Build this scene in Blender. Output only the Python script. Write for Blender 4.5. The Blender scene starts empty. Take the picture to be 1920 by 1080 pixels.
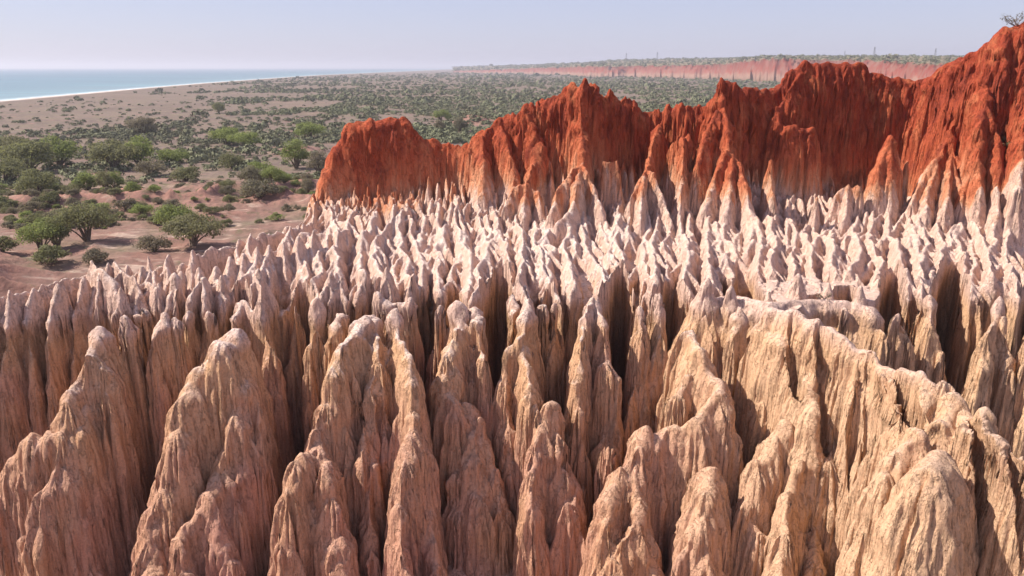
import bpy, math, random
import numpy as np
from mathutils import Vector, Matrix

# ------------------------------------------------------------------ camera, world, sun, exposure
SC = bpy.context.scene
COL = SC.collection
CAM_H = 40.0
PITCH = math.radians(15.65)
FPX = 1478.0
cam_d = bpy.data.cameras.new('camera'); cam_d.sensor_width = 36.0; cam_d.lens = 36.0 * FPX / 1920.0
cam_d.clip_start = 0.5; cam_d.clip_end = 300000.0
cam = bpy.data.objects.new('camera', cam_d); COL.objects.link(cam)
cam.location = (0, 0, CAM_H); cam.rotation_euler = (math.radians(90) - PITCH, 0, 0)
SC.camera = cam

SUN_DIR = Vector((-0.68, 0.08, 0.73)).normalized()       # towards the sun
sun_el = math.asin(SUN_DIR.z)
sun_az = math.atan2(SUN_DIR.x, SUN_DIR.y)
world = bpy.data.worlds.new("World"); SC.world = world; world.use_nodes = True
wn = world.node_tree; bgn = wn.nodes['Background']
sky = wn.nodes.new('ShaderNodeTexSky'); sky.sky_type = 'NISHITA'; sky.sun_disc = False
sky.sun_elevation = sun_el; sky.sun_rotation = sun_az
sky.altitude = 60; sky.air_density = 1.0; sky.dust_density = 0.6; sky.ozone_density = 3.5
tint = wn.nodes.new('ShaderNodeMix'); tint.data_type = 'RGBA'; tint.blend_type = 'MULTIPLY'; tint.inputs[0].default_value = 1.0
tint.inputs[7].default_value = (1.02, 0.99, 1.0, 1)
dusty = wn.nodes.new('ShaderNodeMix'); dusty.data_type = 'RGBA'; dusty.inputs[0].default_value = 0.72     # an even, dusty lavender sky
dusty.inputs[7].default_value = (2.72, 2.76, 3.92, 1); wn.links.new(sky.outputs['Color'], dusty.inputs[6])
wn.links.new(dusty.outputs[2], tint.inputs[6]); wn.links.new(tint.outputs[2], bgn.inputs['Color']); bgn.inputs['Strength'].default_value = 0.112
sun_d = bpy.data.lights.new('sun', 'SUN'); sun_d.energy = 4.8; sun_d.angle = math.radians(0.6); sun_d.color = (1.0, 0.93, 0.84)
sun = bpy.data.objects.new('sun', sun_d); COL.objects.link(sun)
sun.rotation_euler = SUN_DIR.to_track_quat('Z', 'Y').to_euler(); sun.location = (-60, 0, 120)
SC.view_settings.view_transform = 'Standard'; SC.view_settings.look = 'None'
SC.view_settings.exposure = 0.72; SC.view_settings.gamma = 1.0; SC.view_settings.use_curve_mapping = False
SC.cycles.volume_bounces = 0
SC.cycles.max_bounces = 5; SC.cycles.diffuse_bounces = 3
HAZE_DENSITY = 0.00009

rng = np.random.default_rng(11)
random.seed(11)

# ------------------------------------------------------------------ helpers
def ray(px, py):
    a = (px - 960) / FPX; b = (540 - py) / FPX
    return (a, math.cos(PITCH) + b * math.sin(PITCH), -math.sin(PITCH) + b * math.cos(PITCH))
def atz(px, py, z):
    d = ray(px, py); t = (z - CAM_H) / d[2]
    return (d[0] * t, d[1] * t, z)
def aty(px, py, Y):
    d = ray(px, py); t = Y / d[1]
    return (d[0] * t, Y, CAM_H + d[2] * t)

def _h(ix, iy, iz, seed):
    h = (ix.astype(np.uint32) * np.uint32(374761393)) ^ (iy.astype(np.uint32) * np.uint32(668265263)) ^ (iz.astype(np.uint32) * np.uint32(2147483647 - 58)) ^ np.uint32((seed * 1274126177) & 0xffffffff)
    h = (h ^ (h >> np.uint32(13))) * np.uint32(1274126177)
    h = (h ^ (h >> np.uint32(15))) * np.uint32(2246822519)
    h = h ^ (h >> np.uint32(16))
    return (h & np.uint32(0xffffff)).astype(np.float32) / np.float32(16777215)
def vn2(x, y, seed=0):
    x = np.asarray(x, np.float32); y = np.asarray(y, np.float32)
    fx = np.floor(x); fy = np.floor(y); ix = fx.astype(np.int64); iy = fy.astype(np.int64)
    u = x - fx; v = y - fy; u = u * u * u * (u * (u * 6 - 15) + 10); v = v * v * v * (v * (v * 6 - 15) + 10)
    z = np.zeros_like(ix)
    a = _h(ix, iy, z, seed); b = _h(ix + 1, iy, z, seed); c = _h(ix, iy + 1, z, seed); d = _h(ix + 1, iy + 1, z, seed)
    return (a + (b - a) * u) * (1 - v) + (c + (d - c) * u) * v
def vn3(x, y, z, seed=0):
    fz = np.floor(z); iz = fz.astype(np.int64); w = (z - fz).astype(np.float32); w = w * w * (3 - 2 * w)
    fx = np.floor(x); fy = np.floor(y); ix = fx.astype(np.int64); iy = fy.astype(np.int64)
    u = (x - fx).astype(np.float32); v = (y - fy).astype(np.float32); u = u * u * (3 - 2 * u); v = v * v * (3 - 2 * v)
    def lay(k):
        a = _h(ix, iy, k, seed); b = _h(ix + 1, iy, k, seed); c = _h(ix, iy + 1, k, seed); d = _h(ix + 1, iy + 1, k, seed)
        return (a + (b - a) * u) * (1 - v) + (c + (d - c) * u) * v
    l0 = lay(iz); return l0 + (lay(iz + 1) - l0) * w
def fbm2(x, y, oct=4, seed=0):
    s = 0; a = 0.5
    for o in range(oct):
        s = s + a * (vn2(x * 2 ** o + 17.3 * o, y * 2 ** o - 9.1 * o, seed + o) - 0.5); a *= 0.5
    return s * 2
def sstep(a, b, x):
    t = np.clip((x - a) / (b - a), 0, 1); return t * t * (3 - 2 * t)

def mesh_np(name, V, F, smooth=False):
    """V (n,3) float, F (m,k) int, all faces the same size"""
    me = bpy.data.meshes.new(name)
    V = np.ascontiguousarray(V, np.float32); F = np.ascontiguousarray(F, np.int32)
    me.vertices.add(len(V)); me.vertices.foreach_set('co', V.ravel())
    m, k = F.shape
    me.loops.add(m * k); me.loops.foreach_set('vertex_index', F.ravel())
    me.polygons.add(m)
    me.polygons.foreach_set('loop_start', np.arange(0, m * k, k, dtype=np.int32))
    if smooth: me.polygons.foreach_set('use_smooth', np.ones(m, bool))
    else: me.polygons.foreach_set('use_smooth', np.zeros(m, bool))
    me.update(calc_edges=True)
    return me
def fattr(me, name, vals):
    a = me.attributes.new(name, 'FLOAT', 'POINT'); a.data.foreach_set('value', np.ascontiguousarray(vals, np.float32))
def obj(name, me, mat, parent=None):
    o = bpy.data.objects.new(name, me); COL.objects.link(o)
    if mat is not None and len(me.materials) == 0: me.materials.append(mat)
    if parent: o.parent = parent
    return o
def tag(o, label=None, cat=None, group=None, kind=None):
    if label: o['label'] = label
    if cat: o['category'] = cat
    if group: o['group'] = group
    if kind: o['kind'] = kind
    return o
def empty(name, loc):
    o = bpy.data.objects.new(name, None); COL.objects.link(o); o.location = loc; o.empty_display_size = 0.5
    return o

# ------------------------------------------------------------------ node helper
class NT:
    def __init__(s, name):
        s.m = bpy.data.materials.new(name); s.m.use_nodes = True; s.t = s.m.node_tree
        s.p = s.t.nodes['Principled BSDF']; s.p.inputs['Roughness'].default_value = 0.95
        s.p.inputs['Specular IOR Level'].default_value = 0.12
    def n(s, typ, **kw):
        nd = s.t.nodes.new(typ)
        for k, v in kw.items(): setattr(nd, k, v)
        return nd
    def l(s, a, b): s.t.links.new(a, b)
    def set(s, sock, v):
        if isinstance(v, bpy.types.NodeSocket): s.l(v, sock)
        else: sock.default_value = v
    def math(s, op, a, b=0.0, c=0.0):
        nd = s.n('ShaderNodeMath', operation=op); s.set(nd.inputs[0], a); s.set(nd.inputs[1], b); s.set(nd.inputs[2], c); return nd.outputs[0]
    def mr(s, v, a, b, c=0.0, d=1.0):
        nd = s.n('ShaderNodeMapRange'); nd.clamp = True; s.set(nd.inputs[0], v)
        for i, q in enumerate((a, b, c, d)): nd.inputs[i + 1].default_value = q
        return nd.outputs[0]
    def mix(s, f, a, b, bt='MIX'):
        nd = s.n('ShaderNodeMix', data_type='RGBA', blend_type=bt); s.set(nd.inputs[0], f)
        for i, q in ((6, a), (7, b)):
            if isinstance(q, bpy.types.NodeSocket): s.l(q, nd.inputs[i])
            else: nd.inputs[i].default_value = (*q, 1)
        return nd.outputs[2]
    def noise(s, vec, scale, detail=4, rough=0.55, dist=0.0):
        nd = s.n('ShaderNodeTexNoise'); s.l(vec, nd.inputs['Vector']); nd.inputs['Scale'].default_value = scale
        nd.inputs['Detail'].default_value = detail; nd.inputs['Roughness'].default_value = rough; nd.inputs['Distortion'].default_value = dist
        return nd.outputs['Fac']
    def mapping(s, vec, scale=(1, 1, 1), loc=(0, 0, 0)):
        nd = s.n('ShaderNodeMapping'); s.l(vec, nd.inputs[0]); nd.inputs['Scale'].default_value = scale; nd.inputs['Location'].default_value = loc
        return nd.outputs[0]
    def ramp(s, f, stops, interp='LINEAR'):
        nd = s.n('ShaderNodeValToRGB'); s.l(f, nd.inputs[0]); cr = nd.color_ramp; cr.interpolation = interp
        while len(cr.elements) < len(stops): cr.elements.new(0.5)
        for e, (p, c) in zip(cr.elements, stops): e.position = p; e.color = (*c, 1)
        return nd.outputs[0]
    def attr(s, name):
        nd = s.n('ShaderNodeAttribute'); nd.attribute_name = name; return nd.outputs['Fac']
    def pos(s): return s.n('ShaderNodeNewGeometry').outputs['Position']
    def bump(s, h, strength, dist, normal=None):
        nd = s.n('ShaderNodeBump'); s.l(h, nd.inputs['Height']); nd.inputs['Strength'].default_value = strength; nd.inputs['Distance'].default_value = dist
        if normal is not None: s.l(normal, nd.inputs['Normal'])
        return nd.outputs[0]

# ------------------------------------------------------------------ materials: eroded soil in strata
def soil_material():
    N = NT('eroded_soil'); P = N.pos()
    st = N.attr('strata')
    n1 = N.noise(N.mapping(P, (1, 1, 0.5)), 0.35, 5, 0.6)
    n2 = N.noise(N.mapping(P, (1, 1, 0.22)), 1.7, 4, 0.6)
    z = N.math('ADD', st, N.math('MULTIPLY', N.math('SUBTRACT', n1, 0.5), 3.2))
    z = N.math('ADD', z, N.math('MULTIPLY', N.math('SUBTRACT', n2, 0.5), 1.4))
    z = N.math('ADD', z, N.math('MULTIPLY', N.math('MULTIPLY', N.math('SUBTRACT', N.noise(N.mapping(P, (1, 1, .3), (7, 3, 1)), .16, 3, .55), .5), 9.0), N.mr(st, 23, 26)))
    n2b = N.noise(N.mapping(P, (1, 1, 0.12)), 0.9, 5, 0.65)
    z = N.math('ADD', z, N.math('MULTIPLY', N.math('MULTIPLY', N.math('SUBTRACT', n2b, 0.52), 9.0), N.mr(st, 22, 25)))
    f = N.mr(z, 0, 40)
    c = N.ramp(f, [(0.00, (0.56, 0.295, 0.205)), (0.20, (0.58, 0.315, 0.205)), (0.34, (0.63, 0.360, 0.225)), (0.470, (0.67, 0.405, 0.235)),
                   (0.510, (0.70, 0.470, 0.365)), (0.565, (0.72, 0.500, 0.395)), (0.612, (0.70, 0.460, 0.345)), (0.645, (0.64, 0.31, 0.175)),
                   (0.695, (0.54, 0.170, 0.080)), (0.77, (0.43, 0.095, 0.042)), (1.0, (0.34, 0.062, 0.030))])
    # warm ochre / pink patches
    n3 = N.noise(N.mapping(P, (1, 1, 0.6)), 0.22, 3, 0.5)
    lowmask = N.mr(z, 15, 21, 1, 0)
    c = N.mix(N.math('MULTIPLY', N.mr(n3, 0.50, 0.68), N.math('MULTIPLY', lowmask, 0.42)), c, (0.62, 0.350, 0.170))
    c = N.mix(N.math('MULTIPLY', N.mr(n3, 0.48, 0.30), N.math('MULTIPLY', lowmask, 0.5)), c, (0.56, 0.275, 0.215))
    # warm tone of the right-hand side, as the soil itself changes along the cliff
    c = N.mix(N.math('MULTIPLY', N.attr('warm'), lowmask), c, (0.71, 0.460, 0.280))
    red = N.mr(z, 26.5, 29.0)
    n8 = N.noise(N.mapping(P, (1, 1, .45)), .5, 6, .68)
    c = N.mix(N.math('MULTIPLY', N.mr(n8, .52, .66), N.math('MULTIPLY', red, .75)), c, (0.52, 0.165, 0.075))
    c = N.mix(N.math('MULTIPLY', N.mr(n8, .48, .36), N.math('MULTIPLY', red, .75)), c, (0.235, 0.048, 0.030))
    # vertical staining
    n4 = N.noise(N.mapping(P, (1, 1, 0.07)), 3.2, 4, 0.65)
    c = N.mix(N.mr(n4, 0.35, 0.7, 0, 0.40), c, N.mix(1.0, c, (0.66, 0.60, 0.56), 'MULTIPLY'))
    # pale dust on the tops, with their sunlit look put into the colour
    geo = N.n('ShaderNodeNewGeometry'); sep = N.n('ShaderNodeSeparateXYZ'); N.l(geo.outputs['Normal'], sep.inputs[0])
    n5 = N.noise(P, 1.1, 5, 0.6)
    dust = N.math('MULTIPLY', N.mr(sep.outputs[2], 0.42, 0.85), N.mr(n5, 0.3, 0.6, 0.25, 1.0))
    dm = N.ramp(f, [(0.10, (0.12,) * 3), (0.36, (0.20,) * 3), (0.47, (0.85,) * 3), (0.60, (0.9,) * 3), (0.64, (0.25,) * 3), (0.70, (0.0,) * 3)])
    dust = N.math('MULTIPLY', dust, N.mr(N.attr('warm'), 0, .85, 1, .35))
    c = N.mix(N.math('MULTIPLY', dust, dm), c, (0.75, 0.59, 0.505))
    # grain
    n6 = N.noise(P, 6.0, 5, 0.7)
    c = N.mix(1.0, c, N.ramp(n6, [(0.25, (0.70,) * 3), (0.5, (1.0,) * 3), (0.75, (1.18,) * 3)]), 'MULTIPLY')
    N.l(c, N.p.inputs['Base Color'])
    # narrow rain cracks: dark only because they are deep
    cr = N.math('ABSOLUTE', N.math('SUBTRACT', N.noise(N.mapping(P, (1, 1, 0.035)), 2.2, 3, .6, .2), .5))
    b0 = N.bump(N.mr(cr, 0.0, 0.035), 0.8, 0.16)
    b1 = N.bump(N.noise(N.mapping(P, (1, 1, 0.09)), 5.0, 5, 0.68), 1.0, 0.15, b0)
    b2 = N.bump(N.noise(P, 3.2, 9, 0.70), 1.0, 0.15, b1)
    N.l(b2, N.p.inputs['Normal'])
    return N.m
SOIL = soil_material()

# ------------------------------------------------------------------ badlands: one height field, split into its ridges and pillars
NU, U0, U1, YA, YB = 1090, -0.61, 0.66, 25.0, 126.0
u = np.linspace(U0, U1, NU)
ys = [YA]
while ys[-1] < YB: ys.append(ys[-1] + 0.00158 * (ys[-1] + 12))
ys = np.array(ys); NY = len(ys)
SY = ys + 15.0
GX = (SY[:, None] * u[None, :]).astype(np.float32); GY = np.repeat(ys[:, None], NU, 1).astype(np.float32)
WX = GX + 0.55 * fbm2(GX / 5, GY / 5, 3, 1) + 0.12 * fbm2(GX / 1.1, GY / 1.1, 2, 7)
WY = GY + 0.55 * fbm2(GX / 5 + 40, GY / 5, 3, 2) + 0.12 * fbm2(GX / 1.1, GY / 1.1 + 30, 2, 8)

# crest of the escarpment on the left, beyond which the land drops to the plain
edge = np.array([atz(-260, 600, 23.0)[:2], atz(-80, 560, 22.8)[:2], atz(0, 545, 22.8)[:2], atz(140, 515, 22.8)[:2], atz(262, 492, 23.2)[:2], atz(340, 478, 23.4)[:2],
                 atz(400, 455, 23.8)[:2], atz(470, 437, 24.0)[:2], atz(560, 418, 24.0)[:2], atz(595, 408, 23.5)[:2], (-24.5, 99.0), (-24, 104.0), (-5, 106.5), (30, 108), (80, 110), (200, 110)])
edge_y = np.interp(GX, edge[:, 0], edge[:, 1])
# front wall line (foot of the pale band) with slots cut back into it
def wall_line(x):
    base = np.interp(x, [-60, -42, -36, -30, -24, -15, 0, 15, 26, 34, 60], [52, 56, 59, 61.5, 63, 64.5, 65, 65, 65.5, 66, 66])
    s = vn2(x * 0.42, x * 0 + 3.3, 21); s = np.clip((s - 0.5) * 2.6, 0, 1)
    s2 = vn2(x * 1.1, x * 0 + 9.3, 22)
    out = base + 3.2 * s + 1.6 * (s2 - 0.5)
    for pxs, w, dep in ((560, 1.0, 4.5), (795, 0.8, 4), (935, 1.05, 7), (1165, 0.9, 7.5), (1268, 0.9, 6), (1400, 1.3, 7), (1625, 1.2, 4), (1720, 1.0, 6), (1815, 1.2, 8), (455, 0.7, 3), (1565, 1.5, 2.2), (1030, .5, 3), (1500, 1.0, 2.0)):
        xc = atz(pxs, 600, 19.5)[0]
        out = out + dep * np.exp(-((x - xc) / w) ** 2)
    return out
wl = wall_line(WX)
floor = 2.2 + 0.9 * fbm2(GX / 6, GY / 6, 4, 5) + 0.5 * sstep(20, 34, GX) * 6
shelf = 19.1 + 0.075 * (GY - 66) + 0.9 * fbm2(GX / 3, GY / 3, 3, 6)
H = floor + (shelf - floor) * sstep(-0.6, 2.1, GY - wl)
behind = sstep(-0.3, 5.0, (GY - edge_y))
H = H * (1 - behind) + (-3.0) * behind
H = H.astype(np.float32)
ID = np.zeros(H.shape, np.int16)
THINGS = [('eroded_ground', None, None, None)]           # index 0 = the ground between the pillars

def add_thing(name, label, cat, group=None):
    THINGS.append((name, label, cat, group)); return len(THINGS) - 1

def stamp(tid, pts, w10=2.2, r=0.5, p=1.6, fa=0.35, ff=0.9, jag=0.25, jf=0.8, depth=24.0, lump=0.0):
    """raise the land to a crest line; sides fall off by a power law, fluted along the crest"""
    P = np.array([q[:3] for q in pts], float)
    W = np.array([q[3] if len(q) > 3 else 1.0 for q in pts], float)
    k = 10.0 / ((w10 ** 2 + r * r) ** (p / 2) - r ** p)
    reach = ((depth / k + r ** p) ** (1 / p)) * W.max() + fa + 1.2
    y0, y1 = P[:, 1].min() - reach, P[:, 1].max() + reach
    i0, i1 = np.searchsorted(ys, (y0, y1))
    if i1 <= i0: return
    xa, xb = P[:, 0].min() - reach, P[:, 0].max() + reach
    sy0, sy1 = ys[i0] + 15, ys[min(i1, NY - 1)] + 15
    ua = min(xa / sy0, xa / sy1); ub = max(xb / sy0, xb / sy1)
    j0, j1 = np.searchsorted(u, (ua, ub))
    if j1 <= j0: return
    X = WX[i0:i1, j0:j1]; Y = WY[i0:i1, j0:j1]
    sd = tid * 7 % 97 + int(abs(P[0, 0]) * 13) % 50
    best = np.full(X.shape, -1e9, np.float32); s0 = 0.0
    n = len(P)
    for a in range(max(1, n - 1)):
        if n == 1:
            dx = X - P[0, 0]; dy = Y - P[0, 1]; d = np.sqrt(dx * dx + dy * dy); h = P[0, 2]; w = W[0]
            q = np.arctan2(dy, dx) * 1.5; t = 0; sl = 0
        else:
            A, B = P[a], P[a + 1]; vx, vy = B[0] - A[0], B[1] - A[1]; L = math.hypot(vx, vy) + 1e-6
            t0 = ((X - A[0]) * vx + (Y - A[1]) * vy) / (L * L); t = np.clip(t0, 0, 1)
            dx = X - (A[0] + t * vx); dy = Y - (A[1] + t * vy); d = np.sqrt(dx * dx + dy * dy)
            h = A[2] + t * (B[2] - A[2]); w = W[a] + t * (W[a + 1] - W[a])
            side = np.sign((X - A[0]) * vy - (Y - A[1]) * vx)
            over = (t0 < 0) | (t0 > 1)
            ang = np.arctan2(dx * vx + dy * vy, np.abs(dx * vy - dy * vx) + 1e-9)
            q = s0 + t * L + ang * 1.3; q = q * 1.0 + side * 40
            if jag: h = h + jag * 2 * (vn2((s0 + t * L) * jf, t * 0 + sd, 31) - 0.5) + jag * (vn2((s0 + t * L) * jf * 2.7, t * 0 + sd, 32) - 0.5)
            s0 += L
        d = d / w
        if fa:
            n_a = vn2(q * ff, d * 0.12 + sd, 41); n_b = vn2(q * ff * 2.4, d * 0.15 + sd + 5, 42)
            f = np.minimum(np.abs(2 * n_a - 1) * 1.6, 1) * 0.62 + np.minimum(np.abs(2 * n_b - 1) * 1.6, 1) * 0.38 - 0.62
            n_c = vn2(q * 3.1, d * 0.3 + sd + 9, 43) - .5
            de = np.maximum(0, d - (fa * f * 1.6 + .16 * n_c * (fa > .25)) * np.minimum(1, d / (0.6 * w10)))
        else: de = d
        g = k * ((de * de + r * r) ** (p / 2) - r ** p)
        if lump: h = h + lump * (vn2(X * 1.3, Y * 1.3, 51) - 0.5) * 2
        best = np.maximum(best, (h - g).astype(np.float32))
    sub = H[i0:i1, j0:j1]; m = best > sub
    sub[m] = best[m]; ID[i0:i1, j0:j1][m] = tid

def Zs(*l): return [(*atz(a[0], a[1], a[2]), *(a[3:])) for a in l]
def Ys(*l): return [(*aty(a[0], a[1], a[2]), *(a[3:])) for a in l]

# ---- the red wall: crest lines and buttresses -----------------------------------
RED = dict(w10=2.0, r=0.8, p=1.9, fa=0.30, ff=1.1, jag=0.35, jf=0.9, lump=0.25)
t_w1 = add_thing('red_bluff', 'dark red block with flat top at the left end of the red wall, cracked face', 'bluff')
t_w2 = add_thing('red_bluff', 'red wall rising from the low saddle up to the tallest central pinnacle', 'bluff')
t_w3 = add_thing('red_bluff', 'fluted red curtain wall right of the central pinnacle, up to the notched horn', 'bluff')
t_w4 = add_thing('red_bluff', 'dark shaded red wall with broad flat top right of the horn', 'bluff')
t_w5 = add_thing('red_hill', 'highest red hill at the right edge with bare twigs on top', 'hill')
stamp(t_w1, Ys((618, 310, 99), (632, 275, 100), (662, 229, 101), (700, 226, 101.5), (757, 222, 102), (772, 240, 102), (800, 264, 102)), w10=2.9, r=1.9, p=3.6, fa=.18, ff=.9, jag=.2, jf=.7, lump=.3)
stamp(t_w1, Ys((616, 340, 98.5)), w10=2.0, r=1, p=2.6, fa=.2)
stamp(t_w1, Ys((800, 262, 102), (850, 268, 102), (885, 276, 101.5)), **RED)
stamp(t_w2, Ys((880, 276, 101.5), (905, 245, 101), (935, 228, 102), (975, 215, 102), (985, 198, 101), (1030, 182, 101), (1075, 165, 100), (1092, 163, 99.5)), w10=2.5, r=1.1, p=2.2, fa=.32, ff=1.5, jag=.4, jf=1.2, lump=.55)
stamp(t_w2, Ys((1097, 145, 99.3)), w10=1.9, r=.5, p=1.6, fa=.15, ff=1)
stamp(t_w2, Ys((1082, 166, 99.3), (1115, 160, 99.6)), w10=2.0, r=.8, p=1.8, fa=.2)
stamp(t_w2, Ys((905, 255, 100), (905, 300, 97.5), (900, 355, 95)), w10=2.2, r=.7, p=1.5, fa=.35, ff=1.2)
stamp(t_w2, Ys((990, 210, 100), (1010, 260, 98), (1000, 300, 96)), w10=2.6, r=.9, p=1.6, fa=.35, ff=1.2, lump=.4)
stamp(t_w2, Ys((940, 235, 101), (955, 290, 97.5), (960, 330, 96)), w10=2.2, r=.9, p=1.7, fa=.3, ff=1.2, lump=.3)
stamp(t_w3, Ys((1110, 160, 100), (1125, 171, 101), (1150, 177, 102), (1180, 190, 102.5), (1215, 207, 103), (1250, 203, 103), (1290, 194, 102), (1312, 202, 102), (1335, 200, 101.5)), w10=1.8, r=.7, p=2.3, fa=.4, ff=1.3, jag=.5, jf=1.6, lump=.3)
stamp(t_w3, Ys((1340, 196, 100.6), (1349, 150, 100), (1378, 152, 100.3), (1386, 166, 101.5)), w10=1.8, r=.55, p=1.7, fa=.3, ff=1.3, lump=.3)
stamp(t_w4, Ys((1384, 168, 102), (1440, 168, 104), (1470, 152, 105), (1484, 128, 105), (1505, 117, 105.5), (1560, 118, 106), (1614, 119, 106.5), (1622, 137, 106.5), (1700, 148, 106.5), (1740, 150, 105.5)), w10=2.2, r=1.6, p=3.6, fa=.22, ff=1.3, jag=.12, lump=.3)
stamp(t_w4, Ys((1500, 128, 104.5), (1480, 165, 103), (1455, 200, 102), (1470, 235, 100.5), (1520, 245, 101)), w10=2.0, r=.9, p=1.8, fa=.3, ff=.9, lump=.5)
stamp(t_w5, Ys((1735, 150, 105.5), (1765, 127, 103), (1800, 108, 101), (1850, 82, 99), (1872, 62, 98), (1890, 47, 97.5), (1920, 38, 97), (1990, 20, 98), (2100, 5, 99), (2250, 0, 99)), w10=3.4, r=1.8, p=1.8, fa=.38, ff=1.2, jag=.1, lump=.25)

def sidebutt(label, lines, name='red_buttress', cat='buttress', **kw):
    t = add_thing(name, label, cat); d = dict(w10=1.9, r=.5, p=1.35, fa=.38, ff=1.5, jag=.35, jf=1.1, lump=.15); d.update(kw)
    for l in lines: stamp(t, Ys(*l), **d)
    return t
sidebutt('sunlit orange buttress running down from the central pinnacle towards the pale spikes',
         [[(1086, 168, 99), (1088, 235, 96.5), (1090, 298, 93), (1083, 345, 90), (1072, 385, 87), (1060, 412, 84.5)], [(1088, 300, 92.5), (1050, 345, 90), (1030, 385, 87.5)], [(1092, 300, 92.5), (1112, 355, 90), (1130, 400, 87.5)], [(1075, 380, 87), (1040, 412, 84)]])
sidebutt('hollowed orange hoodoo arch left of the central orange buttress', [[(948, 385, 90), (962, 340, 91.5), (985, 327, 92), (1008, 342, 91.5), (1014, 385, 89.5)], [(985, 327, 92), (985, 395, 88)], [(1000, 300, 95), (985, 327, 92)]], name='hoodoo', cat='hoodoo', w10=1.3, r=.4, p=1.7)
sidebutt('square red pillar with a dark red cap right of the central orange buttress', [[(1128, 302, 95), (1158, 300, 95)]], name='capped_pillar', cat='pillar', w10=1.0, r=.7, p=3.0, fa=.15, jag=.1)
sidebutt('sharp fluted orange cone rising against the curtain wall', [[(1240, 222, 101), (1228, 262, 97.5), (1215, 315, 93), (1205, 362, 89.5), (1200, 400, 86)], [(1218, 310, 93), (1245, 360, 90), (1262, 400, 87.5)], [(1212, 320, 92.5), (1185, 370, 90)]], name='soil_cone', cat='cone', w10=1.5, p=1.2)
sidebutt('slim red column with a square head between the fluted cone and the horn', [[(1268, 258, 96.5), (1292, 250, 96.5)], [(1282, 255, 96), (1283, 330, 92.5), (1276, 390, 89.5)]], name='red_column', cat='column', w10=1.3, p=1.7)
sidebutt('broad orange fluted buttress under the notched horn', [[(1350, 155, 100), (1358, 215, 97.5), (1363, 280, 94.5), (1385, 308, 92.5), (1398, 345, 90), (1415, 395, 86.5), (1422, 425, 84)], [(1360, 282, 94), (1340, 335, 91.5), (1322, 390, 88.5)], [(1372, 300, 93), (1368, 360, 89), (1362, 410, 86)], [(1345, 200, 98), (1322, 250, 96.5), (1310, 300, 94)]], p=1.45, w10=2.1, ff=1.8)
sidebutt('banded orange hoodoo right of the broad orange buttress', [[(1445, 296, 92.5)], [(1447, 320, 92), (1452, 372, 90)]], name='hoodoo', cat='hoodoo', w10=1.15, r=.4, p=1.6)
sidebutt('tall smooth orange tooth standing in front of the dark shaded wall', [[(1666, 258, 95), (1655, 292, 93.5), (1642, 325, 92)], [(1668, 262, 95), (1668, 330, 92)]], name='soil_tooth', cat='tooth', w10=2.5, r=.5, p=1.75, fa=.16)
sidebutt('short hoodoo with a flat orange cap right of the orange tooth', [[(1698, 304, 95.5)]], name='hoodoo', cat='hoodoo', w10=.8, r=.3, p=2.4, fa=.1)
sidebutt('small rounded dark red knob among the pale spikes before the shaded wall', [[(1533, 352, 88.5)]], name='red_mound', cat='mound', w10=1.05, r=.4, p=2, fa=.15)
sidebutt('fluted ochre mound between the dark red knob and the orange tooth', [[(1568, 345, 91), (1588, 331, 91.5), (1608, 348, 91)], [(1588, 332, 91.5), (1585, 390, 88)]], name='soil_mound', cat='mound', w10=1.9, p=1.3)
sidebutt('orange sunlit fluted slope on the left side of the highest hill', [[(1790, 215, 99), (1775, 255, 97), (1760, 300, 94), (1745, 345, 91), (1738, 390, 87.5)], [(1780, 245, 97), (1800, 300, 94), (1808, 350, 91)], [(1765, 290, 94), (1735, 320, 93), (1718, 370, 90)]], name='fluted_slope', cat='slope', w10=2.0, p=1.25)
sidebutt('bright orange rib coming down the middle of the highest hill', [[(1848, 112, 97.5), (1853, 165, 95), (1842, 235, 92), (1835, 290, 90), (1842, 345, 88)], [(1850, 170, 94.5), (1872, 240, 92), (1880, 320, 89)]], name='orange_rib', cat='rib', w10=2.1, p=1.5, fa=.3, ff=1)
sidebutt('fluted ochre cones at the foot of the highest hill', [[(1786, 292, 93), (1780, 340, 90), (1775, 385, 87)], [(1786, 295, 93), (1808, 350, 89.5)], [(1870, 345, 88), (1876, 390, 85.5)]], name='soil_cone', cat='cone', w10=1.7, p=1.2)
sidebutt('dark red shoulder at the right edge below the bush', [[(1930, 150, 93), (1925, 230, 90.5), (1915, 300, 88), (1912, 350, 86)], [(1990, 130, 92), (2020, 300, 88)]], name='red_shoulder', cat='shoulder', w10=2.4, p=1.5, lump=.4)

# small fluted spikes leaning on the foot of the red wall
t_talus = [add_thing('fluted_footslope', 'fine pale and orange fluting at the foot of the left red block', 'fluted slope'),
           add_thing('fluted_footslope', 'fine fluting at the foot of the wall round the central orange buttress', 'fluted slope'),
           add_thing('fluted_footslope', 'fine fluting at the foot of the curtain wall, cone and horn', 'fluted slope'),
           add_thing('fluted_footslope', 'fine fluting at the foot of the dark shaded wall', 'fluted slope'),
           add_thing('fluted_footslope', 'fine fluting at the foot of the highest hill', 'fluted slope')]
def xred(px): return (px - 960) / FPX * 99
tb = [xred(v) for v in (890, 1170, 1430, 1720, 3000)]
crest_line = np.array([aty(px, 300, Y)[:2] for px, Y in ((600, 97.5), (770, 99.5), (900, 97.5), (1000, 98), (1090, 96), (1150, 99), (1220, 99.5), (1300, 99), (1350, 97.5), (1420, 101), (1500, 102.5), (1620, 103.5), (1720, 103.5), (1780, 99), (1850, 96), (1930, 93), (2100, 94))])
xx = xred(602)
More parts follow.
